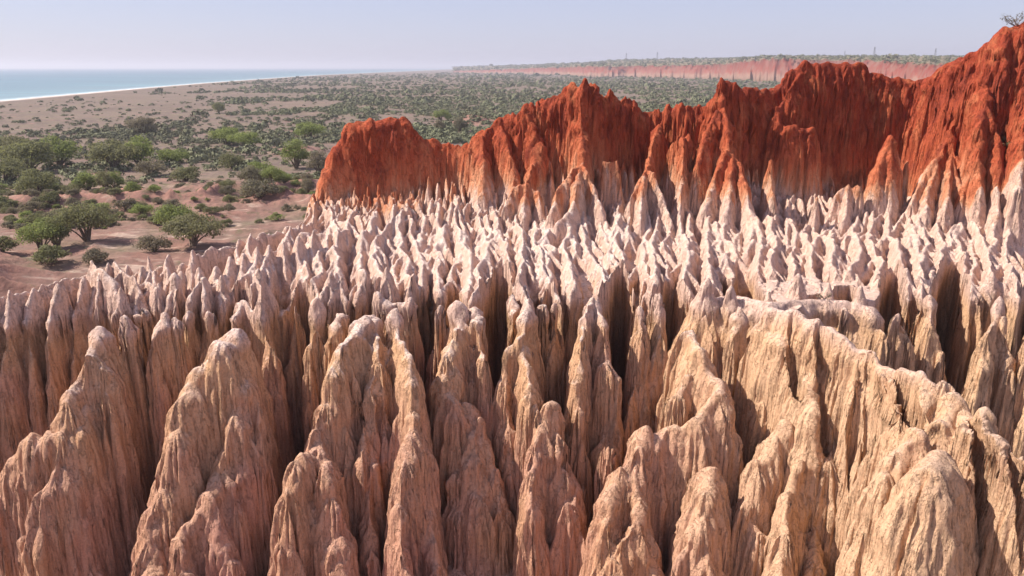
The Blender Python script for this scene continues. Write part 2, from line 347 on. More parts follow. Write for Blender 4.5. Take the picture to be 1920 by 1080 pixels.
while xx < 66:
    wy = np.interp(xx, crest_line[:, 0], crest_line[:, 1])
    px = xx / 99 * FPX + 960
    amp = np.interp(px, [600, 880, 960, 1100, 1300, 1450, 1520, 1700, 1760, 1950], [.25, .35, .7, .8, 1.0, .9, .45, .5, 1.0, .9])
    t = t_talus[int(np.searchsorted(tb, xx))] if xx < tb[3] else t_talus[4]
    for row in range(4):
        yy = wy + 1.2 - row * 2.1 + rng.uniform(-.7, .7)
        hz = 22.6 + (6.5 - row * 2.0) * amp * rng.uniform(.45, 1.15) + (0.9 if row < 2 else 0)
        x2 = xx + rng.uniform(-.5, .5)
        stamp(t, [(x2, yy + 1.5, hz + 1.6), (x2 + rng.uniform(-.2, .2), yy, hz), (x2 + rng.uniform(-.5, .5), yy - 2.0, hz - 3.4)], w10=rng.uniform(1.0, 1.5), r=.15, p=1.15, fa=.16, ff=2.0, jag=.25, jf=1.5, depth=9)
    xx += rng.uniform(.55, .95)

# ---- the pale band: spurs running towards the viewer, with side ribs -----------------
spur_labels = []
PALE = dict(w10=1.9, r=.34, p=1.35, fa=.22, ff=1.3, jag=.2, depth=13)
spur_ids = []
def spur(x0, y0, x1, y1, z0, z1, tid, seed, rough=1.0):
    r_ = np.random.default_rng(seed)
    L = math.hypot(x1 - x0, y1 - y0); n = max(3, int(L / 1.25))
    pts = []; ph = r_.uniform(0, 6); drift = 0; rough = rough * r_.uniform(.2, .85)
    for i in range(n + 1):
        f = i / n; drift += r_.normal(0, .16)
        z = z0 + (z1 - z0) * f + rough * (.55 * math.sin(ph + f * L * 1.15 + r_.uniform(-.7, .7)) + r_.uniform(-.35, .35))
        pts.append((x0 + (x1 - x0) * f + drift + .45 * math.sin(ph * 2 + f * 5), y0 + (y1 - y0) * f, z))
    stamp(tid, pts, **{**PALE, 'w10': 1.5 * r_.uniform(.75, 1.2), 'p': r_.uniform(1.15, 1.5)})
    for i in range(1, n + 1):
        if True:
            for s in (-1, 1):
                if r_.random() < .66:
                    ln = r_.uniform(.7, 1.5); dn = r_.uniform(1.2, 3.0)
                    q0 = (pts[i][0], pts[i][1], pts[i][2] - .12); q1 = (q0[0] + s * ln * .42, q0[1] - ln * .75, q0[2] - dn * .35); q2 = (q1[0] + s * ln * .25, q1[1] - ln * .9, q0[2] - dn * 1.15)
                    stamp(tid, [q0, q1, q2], w10=1.05, r=.18, p=1.35, fa=.14, ff=2.0, jag=.12, jf=1.6, depth=11)
    return pts
def edge_at(x): return float(np.interp(x, edge[:, 0], edge[:, 1]))
places = ['just inside the left crest', 'two ribs in from the left crest', 'above the second large left pillar', 'under the left end of the dark red block', 'under the left half of the dark red block',
          'under the middle of the dark red block', 'under the right half of the dark red block', 'under the right end of the dark red block', 'under the low red saddle', 'left of the hollowed hoodoo',
          'straight below the hollowed hoodoo', 'left of the central orange buttress', 'straight below the central orange buttress', 'right of the central orange buttress', 'below the square capped pillar',
          'left of the sharp fluted cone', 'straight below the sharp fluted cone', 'below the slim red column', 'left of the broad orange buttress', 'straight below the broad orange buttress',
          'below the banded orange hoodoo', 'below the dark red knob', 'below the ochre mound', 'below the orange tooth', 'right of the orange tooth', 'left below the highest hill', 'straight below the highest hill', 'at the right edge below the highest hill']
XS = []
x = -33.0
while x < 46: XS.append(x); x += rng.uniform(1.35, 2.0)
k_used = 0
for i, xf in enumerate(XS):
    spread = 1.34
    yb_ = 97.5; xb_ = xf * spread + rng.uniform(-.5, .5)
    if xb_ < -25:                                   # left of the red block the band ends at the crest
        yb_ = edge_at(xf * 1.1) - .8; xb_ = xf * 1.1
    yf_ = float(np.interp(xf, [-60, -42, -36, -30, -24, -15, 0, 15, 26, 34, 60], [52, 56, 59, 61.5, 63, 64.5, 65, 65, 65.5, 66, 66])) + 1.5
    f = (i + .5) / len(XS); lab = places[min(len(places) - 1, int(f * len(places)))]; half = int(f * len(places) * 2) % 2
    t = add_thing('pale_ridge', None, 'ridge', 'pale fluted ridges running down the white band')
    spur_ids.append((t, xf, lab))
    zf = 21.9 + rng.uniform(-.8, .9)
    pts = spur(xb_, yb_, xf, yf_ + .4, 24.6 if xb_ > -25 else 24.0, zf, t, 100 + i)
    # filler between the spread-out spurs at the back
    if xb_ > -25:
        spur(xb_ + 1.1, yb_ - 1, xf + .85 + .17 * 8, 79 + rng.uniform(-3, 3), 24.4, 22.6, t, 300 + i)
        spur(xb_ - .5 + 2.1, 90 + rng.uniform(-3, 3), xf + .85, 67.5 + rng.uniform(-.5, 3), 22.4, 20.9, t, 400 + i, .7)
        spur(xb_ + .8, 97, xb_ + .7 + rng.uniform(-.4, .4), 88 + rng.uniform(-2, 2), 24.6, 22.6, t, 500 + i, .6)
    # end cone with a flared apron
    e = pts[-1]
    stamp(t, [(e[0], e[1] + .4, zf + rng.uniform(.2, 1.3))], w10=2.7, r=.15, p=1.0, fa=.2, ff=2, depth=5)
# pale ribs along the left crest
t_lc = add_thing('pale_crest', 'pale fluted crest at the far left with the plain behind it', 'crest')
t_lc2 = add_thing('pale_crest', 'pale crest of tall leaning spikes left of the dark red block', 'crest')
for px, py, z in ((20, 540, 22.8), (60, 533, 22.8), (105, 530, 22.9), (150, 520, 22.9), (172, 505, 23.3), (196, 490, 23.6), (232, 488, 23.6), (262, 486, 23.7), (285, 486, 23.7), (310, 482, 23.9), (335, 486, 23.6), (352, 458, 24.6), (368, 470, 24.2), (398, 452, 24.6), (422, 438, 24.9), (448, 432, 25.1), (475, 428, 25.1), (500, 424, 25.1), (530, 420, 25.1), (560, 416, 25.1), (590, 412, 25.0), (-40, 545, 22.9), (-90, 552, 22.9), (-150, 560, 22.9)):
    a = atz(px, py + (10 if px > 340 else 4), z)
    stamp(t_lc if px < 340 else t_lc2, [(a[0] - .2, a[1] + .5, z - .4), a, (a[0] + rng.uniform(.1, .5), a[1] - 1.6, z - 2.2), (a[0] + rng.uniform(.2, 1), a[1] - 3.2, z - 4.2)], w10=2.2, r=.2, p=1.15, fa=.2, ff=2, jag=.15)
for i in range(len(edge) - 7):
    a, b = edge[i], edge[i + 1]
    stamp(t_lc if i < 6 else t_lc2, [(a[0], a[1] - .2, 22.4 if i < 6 else 23.4), (b[0], b[1] - .2, 22.4 if i < 5 else 23.4)], w10=2.2, r=.25, p=1.3, fa=.3, ff=1.5, jag=.35, jf=1.2)

# the band undulates, and a sandy ledge lies bare at the right
bandm = sstep(64, 69, GY) * (1 - sstep(92, 98, GY)) * (1 - sstep(-4, 0, GY - edge_y)) * sstep(16, 19, H)
H = H + (bandm * (1.7 * fbm2(GX / 9, GY / 8, 2, 86) + .8 * fbm2(GX / 3.2, GY / 4.5, 2, 87) - .45)).astype(np.float32)
mid_ = 21.3 + .07 * (GY - 66); Hb = H.copy()
for _ in range(2): Hb = (2 * Hb + np.roll(Hb, 1, 0) + np.roll(Hb, -1, 0) + np.roll(Hb, 1, 1) + np.roll(Hb, -1, 1)) / 6
H = (H + bandm * (1 - sstep(84, 91, GY)) * sstep(17.5, 19.5, H) * (1 - sstep(25.5, 27, H)) * (mid_ + (Hb - mid_) * .70 - H)).astype(np.float32)
lc = atz(1535, 545, 21); le = np.sqrt(((WX - lc[0]) / 6.8) ** 2 + ((WY - lc[1]) / 4.6) ** 2) + .75 * fbm2(GX / 3, GY / 3, 3, 88)
H = np.minimum(H, 21.0 + .3 * fbm2(GX / 2.5, GY / 2.5, 2, 89) + np.maximum(0, le - 1) * 9); H = np.where(le < .95, np.maximum(H, 20.8 + .3 * fbm2(GX / 2.5, GY / 2.5, 2, 89)), H)
H = H.astype(np.float32)
# below the rim of the pale band the pillars drop sheer
rimz = 20.3 + .5 * fbm2(GX / 5, GY / 5, 2, 83)
wl0g = np.interp(WX, [-60, -42, -36, -30, -24, -15, 0, 15, 26, 34, 60], [52, 56, 59, 61.5, 63, 64.5, 65, 65, 65.5, 66, 66])
fr = (1 - sstep(5, 11, WY - wl0g)) * sstep(4, 12, H)
H = (np.where(H < rimz, rimz - (rimz - H) * (1 + 1.1 * fr), H)).astype(np.float32); H = np.maximum(H, np.minimum(floor, rimz)).astype(np.float32) * (GY < edge_y + 2) + H * (GY >= edge_y + 2)
# deep slots cut back into the pale band
for pxs, w, dep, zb in ((560, 1.25, 5.0, 7), (455, .7, 3, 9), (795, 1.0, 4.5, 7), (935, 1.15, 9, 5), (1030, .6, 3, 9), (1165, 1.05, 9, 5), (1268, 1.0, 6, 8), (1405, 1.35, 8, 6), (1612, 1.3, 3.5, 11), (1700, 1.0, 7, 9), (1812, 1.35, 10, 6), (1560, 1.6, 1.6, 12), (1985, 1.2, 8, 7), (690, .5, 2.5, 12), (350, .6, 2, 11)):
    xc = atz(pxs, 600, 19.5)[0]
    wl0 = np.interp(xc, [-60, -42, -36, -30, -24, -15, 0, 15, 26, 34, 60], [52, 56, 59, 61.5, 63, 64.5, 65, 65, 65.5, 66, 66])
    xl = xc + (WY - wl0) * xc / 70 * 1.0
    e = np.abs(WX - xl) / (w * (1.0 - .6 * sstep(0, dep, WY - wl0)))
    cut = zb + 5.5 * e ** 3 + 22 * sstep(dep - 1.2, dep + 1.0, WY - wl0)
    H = np.where((WY > wl0 - 6) & (WY < wl0 + dep + 1.0) & (cut < H), cut, H).astype(np.float32)
# the white sand shelf on the right
t_sh = add_thing('sand_shelf', 'white sandy shelf with small cones behind the long right-hand ridge', 'shelf')
stamp(t_sh, Zs((1330, 560, 20.9), (1380, 556, 21.1), (1440, 566, 21.3), (1520, 562, 21.0), (1600, 566, 20.9), (1640, 575, 20.8)), w10=2.4, r=1.5, p=2.6, fa=.15, jag=.1)
for px, py, z in ((1370, 535, 22.3), (1498, 512, 22.9), (1440, 545, 21.9), (1555, 530, 22.1), (1620, 535, 22.2), (1325, 520, 22.9)):
    stamp(t_sh, [atz(px, py, z)], w10=4.2, r=.2, p=.9, fa=.2, ff=2, depth=2.5)

# ---- the big pillars and fins in front ------------------------------------------------
FIN = dict(w10=1.75, r=.5, p=2.3, fa=.50, ff=.95, jag=.5, jf=.75, lump=.22)
def fin(label, lines, name='earth_pillar', cat='earth pillar', group=None, **kw):
    t = add_thing(name, label, cat, group)
    for l in lines:
        d = dict(FIN); d.update(kw)
        if isinstance(l, dict): d.update(l['kw']); l = l['l']
        d['w10'] *= .95 if name != 'earth_column' else .9
        d['p'] = max(d['p'] * 1.12, 2.6)
        W_ = Zs(*l); stamp(t, W_, **d)
        r_ = np.random.default_rng(abs(int(W_[0][0] * 91 + W_[0][1] * 7)) + len(l))
        for i in range(1, len(W_)):                       # secondary lobes leaning on the pillar
            if r_.random() < .62:
                f = r_.random(); a, b = W_[i - 1], W_[i]; q = [a[k] + (b[k] - a[k]) * f for k in range(3)]
                sd = -1 if r_.random() < .5 else 1; o = d['w10'] * r_.uniform(.45, .75); dz = r_.uniform(1.8, 4.0)
                stamp(t, [(q[0] + sd * o * .4, q[1] - .3, q[2] - .8), (q[0] + sd * o, q[1] - r_.uniform(.5, 1.1), q[2] - dz), (q[0] + sd * o * 1.15, q[1] - r_.uniform(1.0, 1.8), q[2] - dz - r_.uniform(2, 5))], w10=r_.uniform(.75, 1.15), r=.35, p=2.6, fa=.22, ff=1.4, jag=.3, lump=.15)
    return t
def L(kw, *l): return dict(kw=kw, l=l)

for i, (px, py, tx, ty) in enumerate(((-60, 575, -70, 900), (8, 572, -5, 860), (55, 570, 52, 800), (100, 565, 95, 760), (145, 560, 140, 740), (185, 555, 205, 700), (235, 592, 238, 800), (262, 565, 262, 740))):
    fin(['leftmost fluted column under the pale crest, cut by the left edge', 'fluted brown column at the left edge under the pale crest', 'second brown column from the left edge, under the pale crest', 'third brown column from the left edge, above the left branching pillar',
         'brown column with a knob, above the left branching pillar', 'narrow brown column directly behind the peak of the left branching pillar', 'knobbed column between the left branching pillar and the purple-brown gap', 'thin recessed column left of the yellow-headed column'][i],
        [[(px, py, 21.3), (px * .5 + tx * .5, py * .72 + ty * .28, 18.0), (tx, py * .35 + ty * .65, 11.5), (tx, ty, 5)]], name='earth_column', cat='column', w10=1.25, r=.35, p=1.6)
fin('yellow-headed column between the two large left pillars', [[(306, 585, 21.2), (292, 625, 19.8), (288, 680, 17.2), (290, 750, 13.5), (292, 820, 9)], [(330, 600, 20.5), (340, 700, 15)]], name='earth_column', cat='column', w10=1.35, r=.5)
fin('recessed column with a bulging head under the pale cones, left of the second large pillar', [[(392, 575, 21), (385, 640, 18), (388, 720, 13)], [(355, 575, 21), (352, 650, 17)]], name='earth_column', cat='column', w10=1.2)
fin('large pillar branching to the lower left corner with a sharp peak', [
    L(dict(w10=2.1), (185, 612, 20.8), (172, 655, 19.5), (145, 700, 18), (128, 760, 16), (115, 800, 14.8), (62, 818, 14), (22, 858, 12.3), (5, 930, 9.5), (0, 1040, 5)),
    L(dict(w10=2.3), (192, 665, 19.0), (170, 720, 17.0), (155, 790, 14.8), (128, 845, 13), (118, 880, 12), (92, 915, 10.8), (82, 985, 8.2), (85, 1070, 5)),
    L(dict(w10=1.9), (200, 720, 17), (205, 800, 13.5), (212, 880, 10)),
    L(dict(w10=1.8), (140, 890, 11.4), (160, 950, 8.5), (175, 1050, 5)), L(dict(w10=1.5), (215, 850, 11.5), (235, 900, 9))], group=None)
fin('massive two-armed pillar second from the left, rising to a bent pointed head', [
    L(dict(w10=2.4, r=.6), (438, 606, 20.8), (418, 650, 19.8), (385, 680, 18.7), (350, 735, 17), (335, 800, 14.8), (318, 850, 13), (303, 905, 11.2), (285, 945, 9.8), (278, 1000, 8), (290, 1080, 5.5)),
    L(dict(w10=2.2), (440, 630, 20.2), (452, 700, 17.8), (440, 780, 15), (425, 830, 13.2), (405, 875, 11.8), (392, 925, 10.2), (388, 980, 8.5)),
    L(dict(w10=1.8), (392, 930, 10.2), (350, 965, 9.2), (335, 1010, 7.8), (345, 1080, 5.5)), L(dict(w10=1.9), (395, 960, 9.3), (430, 1040, 6.5)),
    L(dict(w10=2.0), (460, 690, 17.8), (480, 800, 13.0), (495, 900, 9), (500, 960, 7))])
fin('forked brown column under the pale cones right of the second large pillar', [[(455, 555, 21.4), (490, 580, 20.8), (510, 650, 18), (518, 730, 14.5), (522, 800, 11)], [(455, 560, 21.2), (440, 590, 20.4)]], name='earth_column', cat='column', w10=1.2, r=.4)
fin('short stub column in the dark recess left of the banded pillar', [[(548, 560, 21), (555, 640, 17)], [(575, 700, 13.5), (575, 760, 11)]], name='earth_column', cat='column', w10=1.0)
fin('banded column with three knobs on its head under the pale cones', [[(598, 572, 21.2), (598, 620, 19.2), (605, 700, 15)], [(635, 575, 21), (628, 640, 18.5)]], name='earth_column', cat='column', w10=1.25, r=.5, p=2)
fin('arched pillar whose foot splits into two rounded toes', [
    L(dict(w10=2.0, r=.55), (690, 585, 20.9), (668, 620, 20.2), (640, 645, 19.5), (618, 690, 18.0), (602, 745, 16.0), (590, 800, 14), (593, 835, 12.9)),
    L(dict(w10=1.9), (593, 835, 12.9), (560, 875, 11.9), (540, 920, 10.6), (532, 985, 8.3), (535, 1080, 5)),
    L(dict(w10=1.9), (596, 835, 12.9), (612, 870, 11.9), (620, 930, 9.8), (628, 1000, 7.5), (640, 1080, 5)),
    L(dict(w10=1.2), (640, 800, 13), (655, 880, 10))])
fin('thin sinuous pillar with a spotlit knob, between the arched and the tall pillar', [[(690, 600, 20.4), (703, 640, 19.2), (712, 690, 17.6), (698, 735, 16), (688, 800, 13.5), (684, 840, 12.3), (690, 920, 9), (688, 1030, 5.5)]], w10=1.35, r=.35)
fin('tall winding pillar left of centre with a sunlit ladder-like spine', [
    L(dict(w10=1.65, r=.55), (738, 590, 21), (742, 630, 19.8), (768, 670, 18.7), (776, 710, 17.5), (778, 760, 15.8), (766, 815, 14), (757, 855, 12.8), (748, 890, 11.6), (744, 950, 9.6), (745, 1010, 7.8), (760, 1080, 5.6)),
    L(dict(w10=1.5), (780, 770, 15), (790, 850, 12), (805, 950, 8.5), (815, 1060, 5))])
fin('dark stepped column behind the tall winding pillar', [[(710, 560, 21.2), (765, 565, 21), (770, 640, 17)], [(812, 650, 17), (808, 720, 14)]], name='earth_column', cat='column', w10=1.1)
fin('broad triangular pillar with a crumbling ledge and a green sprig near its foot', [
    L(dict(w10=1.7), (868, 575, 21), (862, 620, 19.6), (845, 665, 18), (836, 705, 16.5), (855, 760, 14.8)),
    L(dict(w10=2.3, r=.7), (874, 745, 15), (885, 800, 13), (888, 860, 10.8), (890, 920, 8.8)), L(dict(w10=1.7), (900, 790, 13.3), (925, 880, 9.8), (930, 940, 7.8)), L(dict(w10=1.7), (870, 800, 12.8), (862, 880, 10), (865, 940, 7.8))])
fin('slender column with a stepped head right of the broad triangular pillar', [[(888, 565, 21.3), (900, 600, 20.2), (912, 660, 18), (918, 740, 14.5), (922, 790, 12)], [(830, 570, 21)]], name='earth_column', cat='column', w10=1.0)
fin('pale-capped small column beside the dark slot at centre left', [[(960, 540, 21.6), (962, 600, 19.5), (956, 660, 16.5), (955, 760, 11)]], name='earth_column', cat='column', w10=.85, r=.45, p=2)
fin('forked yellowish pillar at centre with a notch between its arms', [
    L(dict(w10=1.4), (992, 560, 21.4), (985, 620, 19.5), (988, 680, 17.5), (995, 735, 15.8), (1008, 760, 15)), L(dict(w10=1.2), (984, 625, 19.4), (956, 655, 18.2), (950, 710, 16), (952, 800, 12.5), (955, 900, 8.5))])
fin('broad domed pillar at centre foot below the notch', [
    L(dict(w10=1.9, r=.6), (1030, 762, 14.8), (1020, 790, 13.9), (1005, 830, 12.6), (1000, 880, 10.9), (1000, 950, 8.6)), L(dict(w10=1.9, r=.6), (1035, 765, 14.8), (1048, 810, 13.1), (1055, 870, 10.9), (1062, 950, 8.2)), L(dict(w10=1.3), (1075, 880, 10.3), (1085, 980, 7), (1100, 1060, 4.6)),
    L(dict(w10=1.3), (1010, 1000, 5.4))])
fin('recessed dark column behind the notch at centre', [[(1040, 560, 21.2), (1045, 640, 17.5)], [(1015, 580, 20.3), (1020, 660, 16)]], name='earth_column', cat='column', w10=1.0)
fin('twin-lobed yellow column right of the notch', [
    L(dict(w10=1.2, r=.5), (1112, 560, 21.4), (1095, 600, 20.3), (1085, 640, 19), (1082, 700, 16.8), (1085, 760, 14.5), (1092, 830, 11.5)), L(dict(w10=1.25, r=.5), (1118, 565, 21.2), (1132, 610, 19.8), (1138, 670, 17.6), (1145, 750, 14), (1152, 830, 11))])
fin('small knobbly pinnacle in the gap left of the winding right-hand ridge', [[(1146, 835, 12.2)], [(1158, 880, 10.5)], [(1088, 910, 8.5)]], name='pinnacle', cat='pinnacle', w10=.75, r=.3)
fin('straight tall column with a pale cone cap between two dark slots', [
    L(dict(w10=1.1, r=.6, p=2.2), (1205, 560, 21.6), (1203, 600, 20), (1200, 680, 16.5), (1198, 780, 12)), L(dict(w10=1.05, r=.5, p=2), (1240, 560, 21.4), (1242, 620, 19), (1240, 700, 15.5))], name='earth_column', cat='column')
fin('winding right-hand ridge that drops from a pale knob into a sunlit toe', [
    L(dict(w10=2.0, r=.6), (1290, 612, 20.3), (1310, 655, 19.2), (1345, 705, 17.9), (1348, 740, 17), (1310, 785, 15.6), (1262, 795, 15.0), (1215, 812, 14.4), (1205, 850, 13.2), (1165, 880, 12.2), (1140, 920, 11), (1132, 975, 9.5), (1140, 1040, 7.5)),
    L(dict(w10=1.7), (1190, 870, 12.6), (1205, 930, 10.8), (1200, 990, 9.0), (1165, 1015, 8.2), (1145, 1060, 7)),
    L(dict(w10=1.7), (1290, 700, 17.6), (1275, 745, 16)), L(dict(w10=1.9), (1350, 740, 16.8), (1365, 800, 14.6), (1375, 880, 11.5)), L(dict(w10=1.8), (1215, 1000, 8.3), (1230, 1080, 6))])
fin('rounded leaf-shaped dome at the foot of the winding right-hand ridge', [
    L(dict(w10=2.35, r=1.0, p=2.4), (1334, 880, 12.9), (1324, 925, 11.7), (1314, 975, 10.2), (1316, 1040, 8))], name='earth_dome', cat='dome')
fin('column with a white cap left of the dark slot by the sand shelf', [[(1385, 580, 20.9), (1372, 640, 18.6), (1370, 700, 16)], [(1320, 580, 20.8), (1335, 640, 18.4)]], name='earth_column', cat='column', w10=1.3, r=.6)
fin('large sunlit cone-shouldered pillar under the near end of the sand shelf', [
    L(dict(w10=2.1, r=.7), (1440, 590, 21.4), (1455, 625, 20.5), (1490, 670, 19.4), (1512, 705, 18.4), (1510, 740, 17.2)),
    L(dict(w10=3.0, r=1.5, p=2.3), (1508, 712, 18.4), (1520, 760, 17.0)), L(dict(w10=2.2, r=1.0, p=2.3), (1530, 780, 16.2), (1548, 860, 13.6), (1552, 950, 10.2)), 
    L(dict(w10=1.7, r=.5), (1440, 620, 20.2), (1430, 700, 17), (1425, 760, 15)),
    L(dict(w10=1.7, r=.5), (1490, 770, 16.2), (1445, 815, 14.8), (1415, 865, 13.2), (1400, 930, 11.0), (1420, 990, 9))])
fin('slim tapering sunlit fin leaning on the large cone-shouldered pillar', [
    L(dict(w10=1.7, r=.5), (1492, 800, 15.4), (1490, 865, 13.6), (1475, 930, 11.8), (1462, 1000, 10), (1455, 1080, 8)), L(dict(w10=1.3), (1496, 870, 13.4), (1520, 960, 10), (1525, 1060, 7.4))])
fin('long pale-topped ridge descending from the sand shelf to the right edge', [
    L(dict(w10=2.1, r=.8, p=1.9, jag=.55, jf=.38), (1452, 578, 22), (1500, 598, 21.8), (1560, 630, 21.5), (1620, 655, 21.3), (1690, 690, 21.1), (1730, 722, 20.9), (1790, 735, 20.9), (1845, 790, 20.5), (1925, 855, 20.0), (2050, 920, 19.5), (2200, 960, 19)),
    L(dict(w10=1.7, r=.9), (1560, 645, 20.8), (1585, 690, 19.4), (1596, 730, 18.0)), L(dict(w10=2.2, r=1.2), (1630, 675, 20.8), (1650, 725, 19.6), (1668, 780, 18.0)), L(dict(w10=1.5, r=.7), (1600, 650, 20.9), (1622, 700, 19.0)), L(dict(w10=1.9, r=1.0), (1735, 742, 20.5), (1722, 790, 19.6)), L(dict(w10=1.5, r=.8), (1695, 790, 18.6), (1690, 830, 17.6)),
    L(dict(w10=2.5, r=1.2), (1700, 720, 20.4), (1690, 770, 19.2)), L(dict(w10=1.5), (1500, 610, 21.2), (1530, 670, 18.8)), L(dict(w10=1.6, r=.8), (1765, 712, 21.4)), L(dict(w10=2.2, r=.9), (1780, 745, 20.6), (1760, 790, 19.9)), L(dict(w10=1.8, r=.7), (1840, 780, 20.4), (1820, 810, 19.9))], name='earth_ridge', cat='ridge')
fin('big rounded front dome with radiating flutes near the lower right corner', [
    L(dict(w10=3.1, r=2.0, p=2.6, ff=.8, fa=.5, jag=.1, lump=.05), (1755, 842, 19.5), (1738, 872, 19.2), (1732, 890, 18.6)), L(dict(w10=1.6, r=.7), (1725, 900, 18), (1705, 990, 14.5)),
    L(dict(w10=1.5, fa=.3), (1740, 870, 18.8), (1765, 960, 15.5), (1775, 1060, 12.5)), L(dict(w10=1.5, fa=.3), (1700, 900, 18), (1660, 970, 15), (1640, 1060, 12))], name='earth_dome', cat='dome')
fin('rounded shoulder lobe left behind the big front dome', [
    L(dict(w10=2.4, r=1.3), (1712, 812, 19.5), (1682, 845, 18.7), (1655, 905, 17.0), (1632, 980, 14.6), (1612, 1070, 11.8))], name='earth_dome', cat='dome')
fin('rounded sunlit flank at the right edge above the lower right corner', [
    L(dict(w10=2.3, r=.9), (1850, 800, 20.1), (1865, 860, 18.8), (1880, 940, 16.6), (1890, 1040, 13.8)), L(dict(w10=1.8), (1920, 860, 19.4), (1960, 960, 16.5), (1990, 1080, 13)), L(dict(w10=1.6), (1800, 800, 20), (1822, 870, 18.2), (1830, 960, 15.2), (1835, 1060, 12.6))], name='earth_dome', cat='dome')
fin('orange column left of the deep dark gully behind the long ridge', [[(1742, 545, 21.6), (1750, 600, 19.6), (1765, 660, 17), (1775, 720, 14)], [(1690, 590, 20.4), (1705, 650, 17.5)]], name='earth_column', cat='column', w10=1.3, r=.6)
fin('tall yellow column right of the deep dark gully behind the long ridge', [[(1880, 560, 21.4), (1862, 620, 19.4), (1848, 690, 16.5), (1845, 760, 13.5)], [(1890, 600, 20), (1905, 700, 16), (1912, 780, 12.5)]], name='earth_column', cat='column', w10=1.5, r=.6)
fin('column at the right edge behind the long ridge', [[(1960, 580, 21), (1950, 660, 18), (1945, 760, 13.5)], [(2010, 600, 20.5), (2020, 700, 16)]], name='earth_column', cat='column', w10=1.5, r=.5)
fin('brown column under the right end of the sand shelf', [[(1640, 590, 20.3), (1660, 640, 18.4), (1672, 690, 16)], [(1590, 580, 20.5), (1600, 620, 18.6)]], name='earth_column', cat='column', w10=1.1, r=.5)

# gullies cut between the front masses
def gully(pts, w, dep=12.0):
    global H
    P = np.array(pts)
    for a in range(len(P) - 1):
        A, B = P[a], P[a + 1]; vx, vy = B[0] - A[0], B[1] - A[1]; L2 = vx * vx + vy * vy
        t = np.clip(((WX - A[0]) * vx + (WY - A[1]) * vy) / L2, 0, 1)
        d = np.hypot(WX - A[0] - t * vx, WY - A[1] - t * vy); c = A[2] + t * (B[2] - A[2]) + dep * (d / w) ** 2.2
        H = np.minimum(H, c).astype(np.float32)
gully([(q[0], q[1], q[2] - 3.0) for q in (aty(1594, 800, 49.5), aty(1592, 860, 47.3), aty(1590, 950, 44.8), aty(1585, 1070, 42))], .75)
for px, py, z, w, zl in ((1478, 600, 21.4, .35, 13), (1528, 622, 21.2, .5, 12), (1612, 660, 21, .6, 11), (1598, 655, 21, .4, 13), (1668, 690, 20.8, .35, 14), (1800, 775, 20.0, .55, 15), (1880, 835, 19.6, .5, 15)):
    a = atz(px, py, z); gully([(a[0] - .1, a[1] - .9, z - .9), (a[0] - .25, a[1] - 2.2, z - 4), (a[0] - .5, a[1] - 5, zl - 2)], w, 7)
for _ in range(3):
    nb = np.stack([np.roll(ID, 1, 0), np.roll(ID, -1, 0), np.roll(ID, 1, 1), np.roll(ID, -1, 1)])
    same = (nb == ID).sum(0); ID = np.where(same <= 1, np.where(nb[0] == nb[1], nb[0], np.where(nb[2] == nb[3], nb[2], nb[0])), ID)
# ---- gully detail on the height field -------------------------------------------------
dHx = np.gradient(H, axis=1) / np.maximum(1e-4, np.gradient(GX, axis=1))
dHy = np.gradient(H, axis=0) / np.maximum(1e-4, np.gradient(GY, axis=0)) - 0.0
slope = np.sqrt(dHx ** 2 + dHy ** 2)
H = H + 0.10 * fbm2(GX / .45, GY / .45, 2, 61) * np.clip(slope, .2, 1)
# positions, then push the steep faces in and out so that ledges overhang
def blur(A, n):
    for _ in range(n):
        A = (A + np.roll(A, 1, 0) + np.roll(A, -1, 0) + np.roll(A, 1, 1) + np.roll(A, -1, 1)) / 5
    return A
bx, by = blur(dHx, 4), blur(dHy, 4)
bl = np.sqrt(bx * bx + by * by) + 1e-3
ox, oy = -bx / bl, -by / bl                       # outward, downhill
steep = sstep(.8, 3.0, bl)
Z = H
disp = 0.42 * (vn3(GX / 1.7, GY / 1.7, Z / 1.5, 71) - .5) + 0.30 * (vn3(GX / .7, GY / .7, Z / 1.6, 72) - .5) + 0.20 * (vn3(GX / .3, GY / .3, Z / 3.0, 73) - .5) + .16 * (vn2(Z * 1.4 + .3 * fbm2(GX / 6, GY / 6, 2, 84), GX / 9, 85) - .5)
cap = 0.12 * np.exp(-((Z - 20.2 - .8 * fbm2(GX / 7, GY / 7, 2, 81)) / .45) ** 2) - 0.20 * np.exp(-((Z - 18.9 - .8 * fbm2(GX / 7, GY / 7, 2, 81)) / .7) ** 2)
band = GY < 78
crumb = sstep(27.5, 33, Z) * (GY > 86)
pale = sstep(64, 67, GY) * sstep(18.5, 20, Z) * (1 - sstep(25.5, 27.5, Z))
disp = disp * (1 - .68 * pale)
D = steep * (disp + cap * band + crumb * (.75 * (vn3(GX / 1.5, GY / 1.5, Z / 1.5, 75) - .5) + .7 * (np.abs(vn3(GX / .7, GY / .7, Z / .7, 76) - .5) * 2 - .3)))
D = D + steep * (GY < 95) * .16 * (np.abs(vn3(GX / .55, GY / .55, Z / .7, 77) - .5) * 2 - .35)
VX = GX + ox * D; VY = GY + oy * D
VZ = Z + 0.12 * (vn3(GX / .5, GY / .5, Z / .5, 74) - .5)
st_off = np.interp(GX, [-40, -26, -12, -4, 6, 30, 50, 70], [.5, 1.5, 1.3, -.4, -1.2, -.9, -.5, 0]) * sstep(88, 96, GY) + 2.4 * sstep(97.5, 100.5, GY) * sstep(-8, 2, GX)
strata = VZ - 1.6 * (sstep(6, 24, GX - .15 * GY + 9) * (1 - sstep(56, 62, GY))) + st_off + np.where(GY < 88, np.minimum(0, 24.2 - VZ) * .8, 0)
warm = sstep(6, 24, GX - .15 * GY + 9) * .85
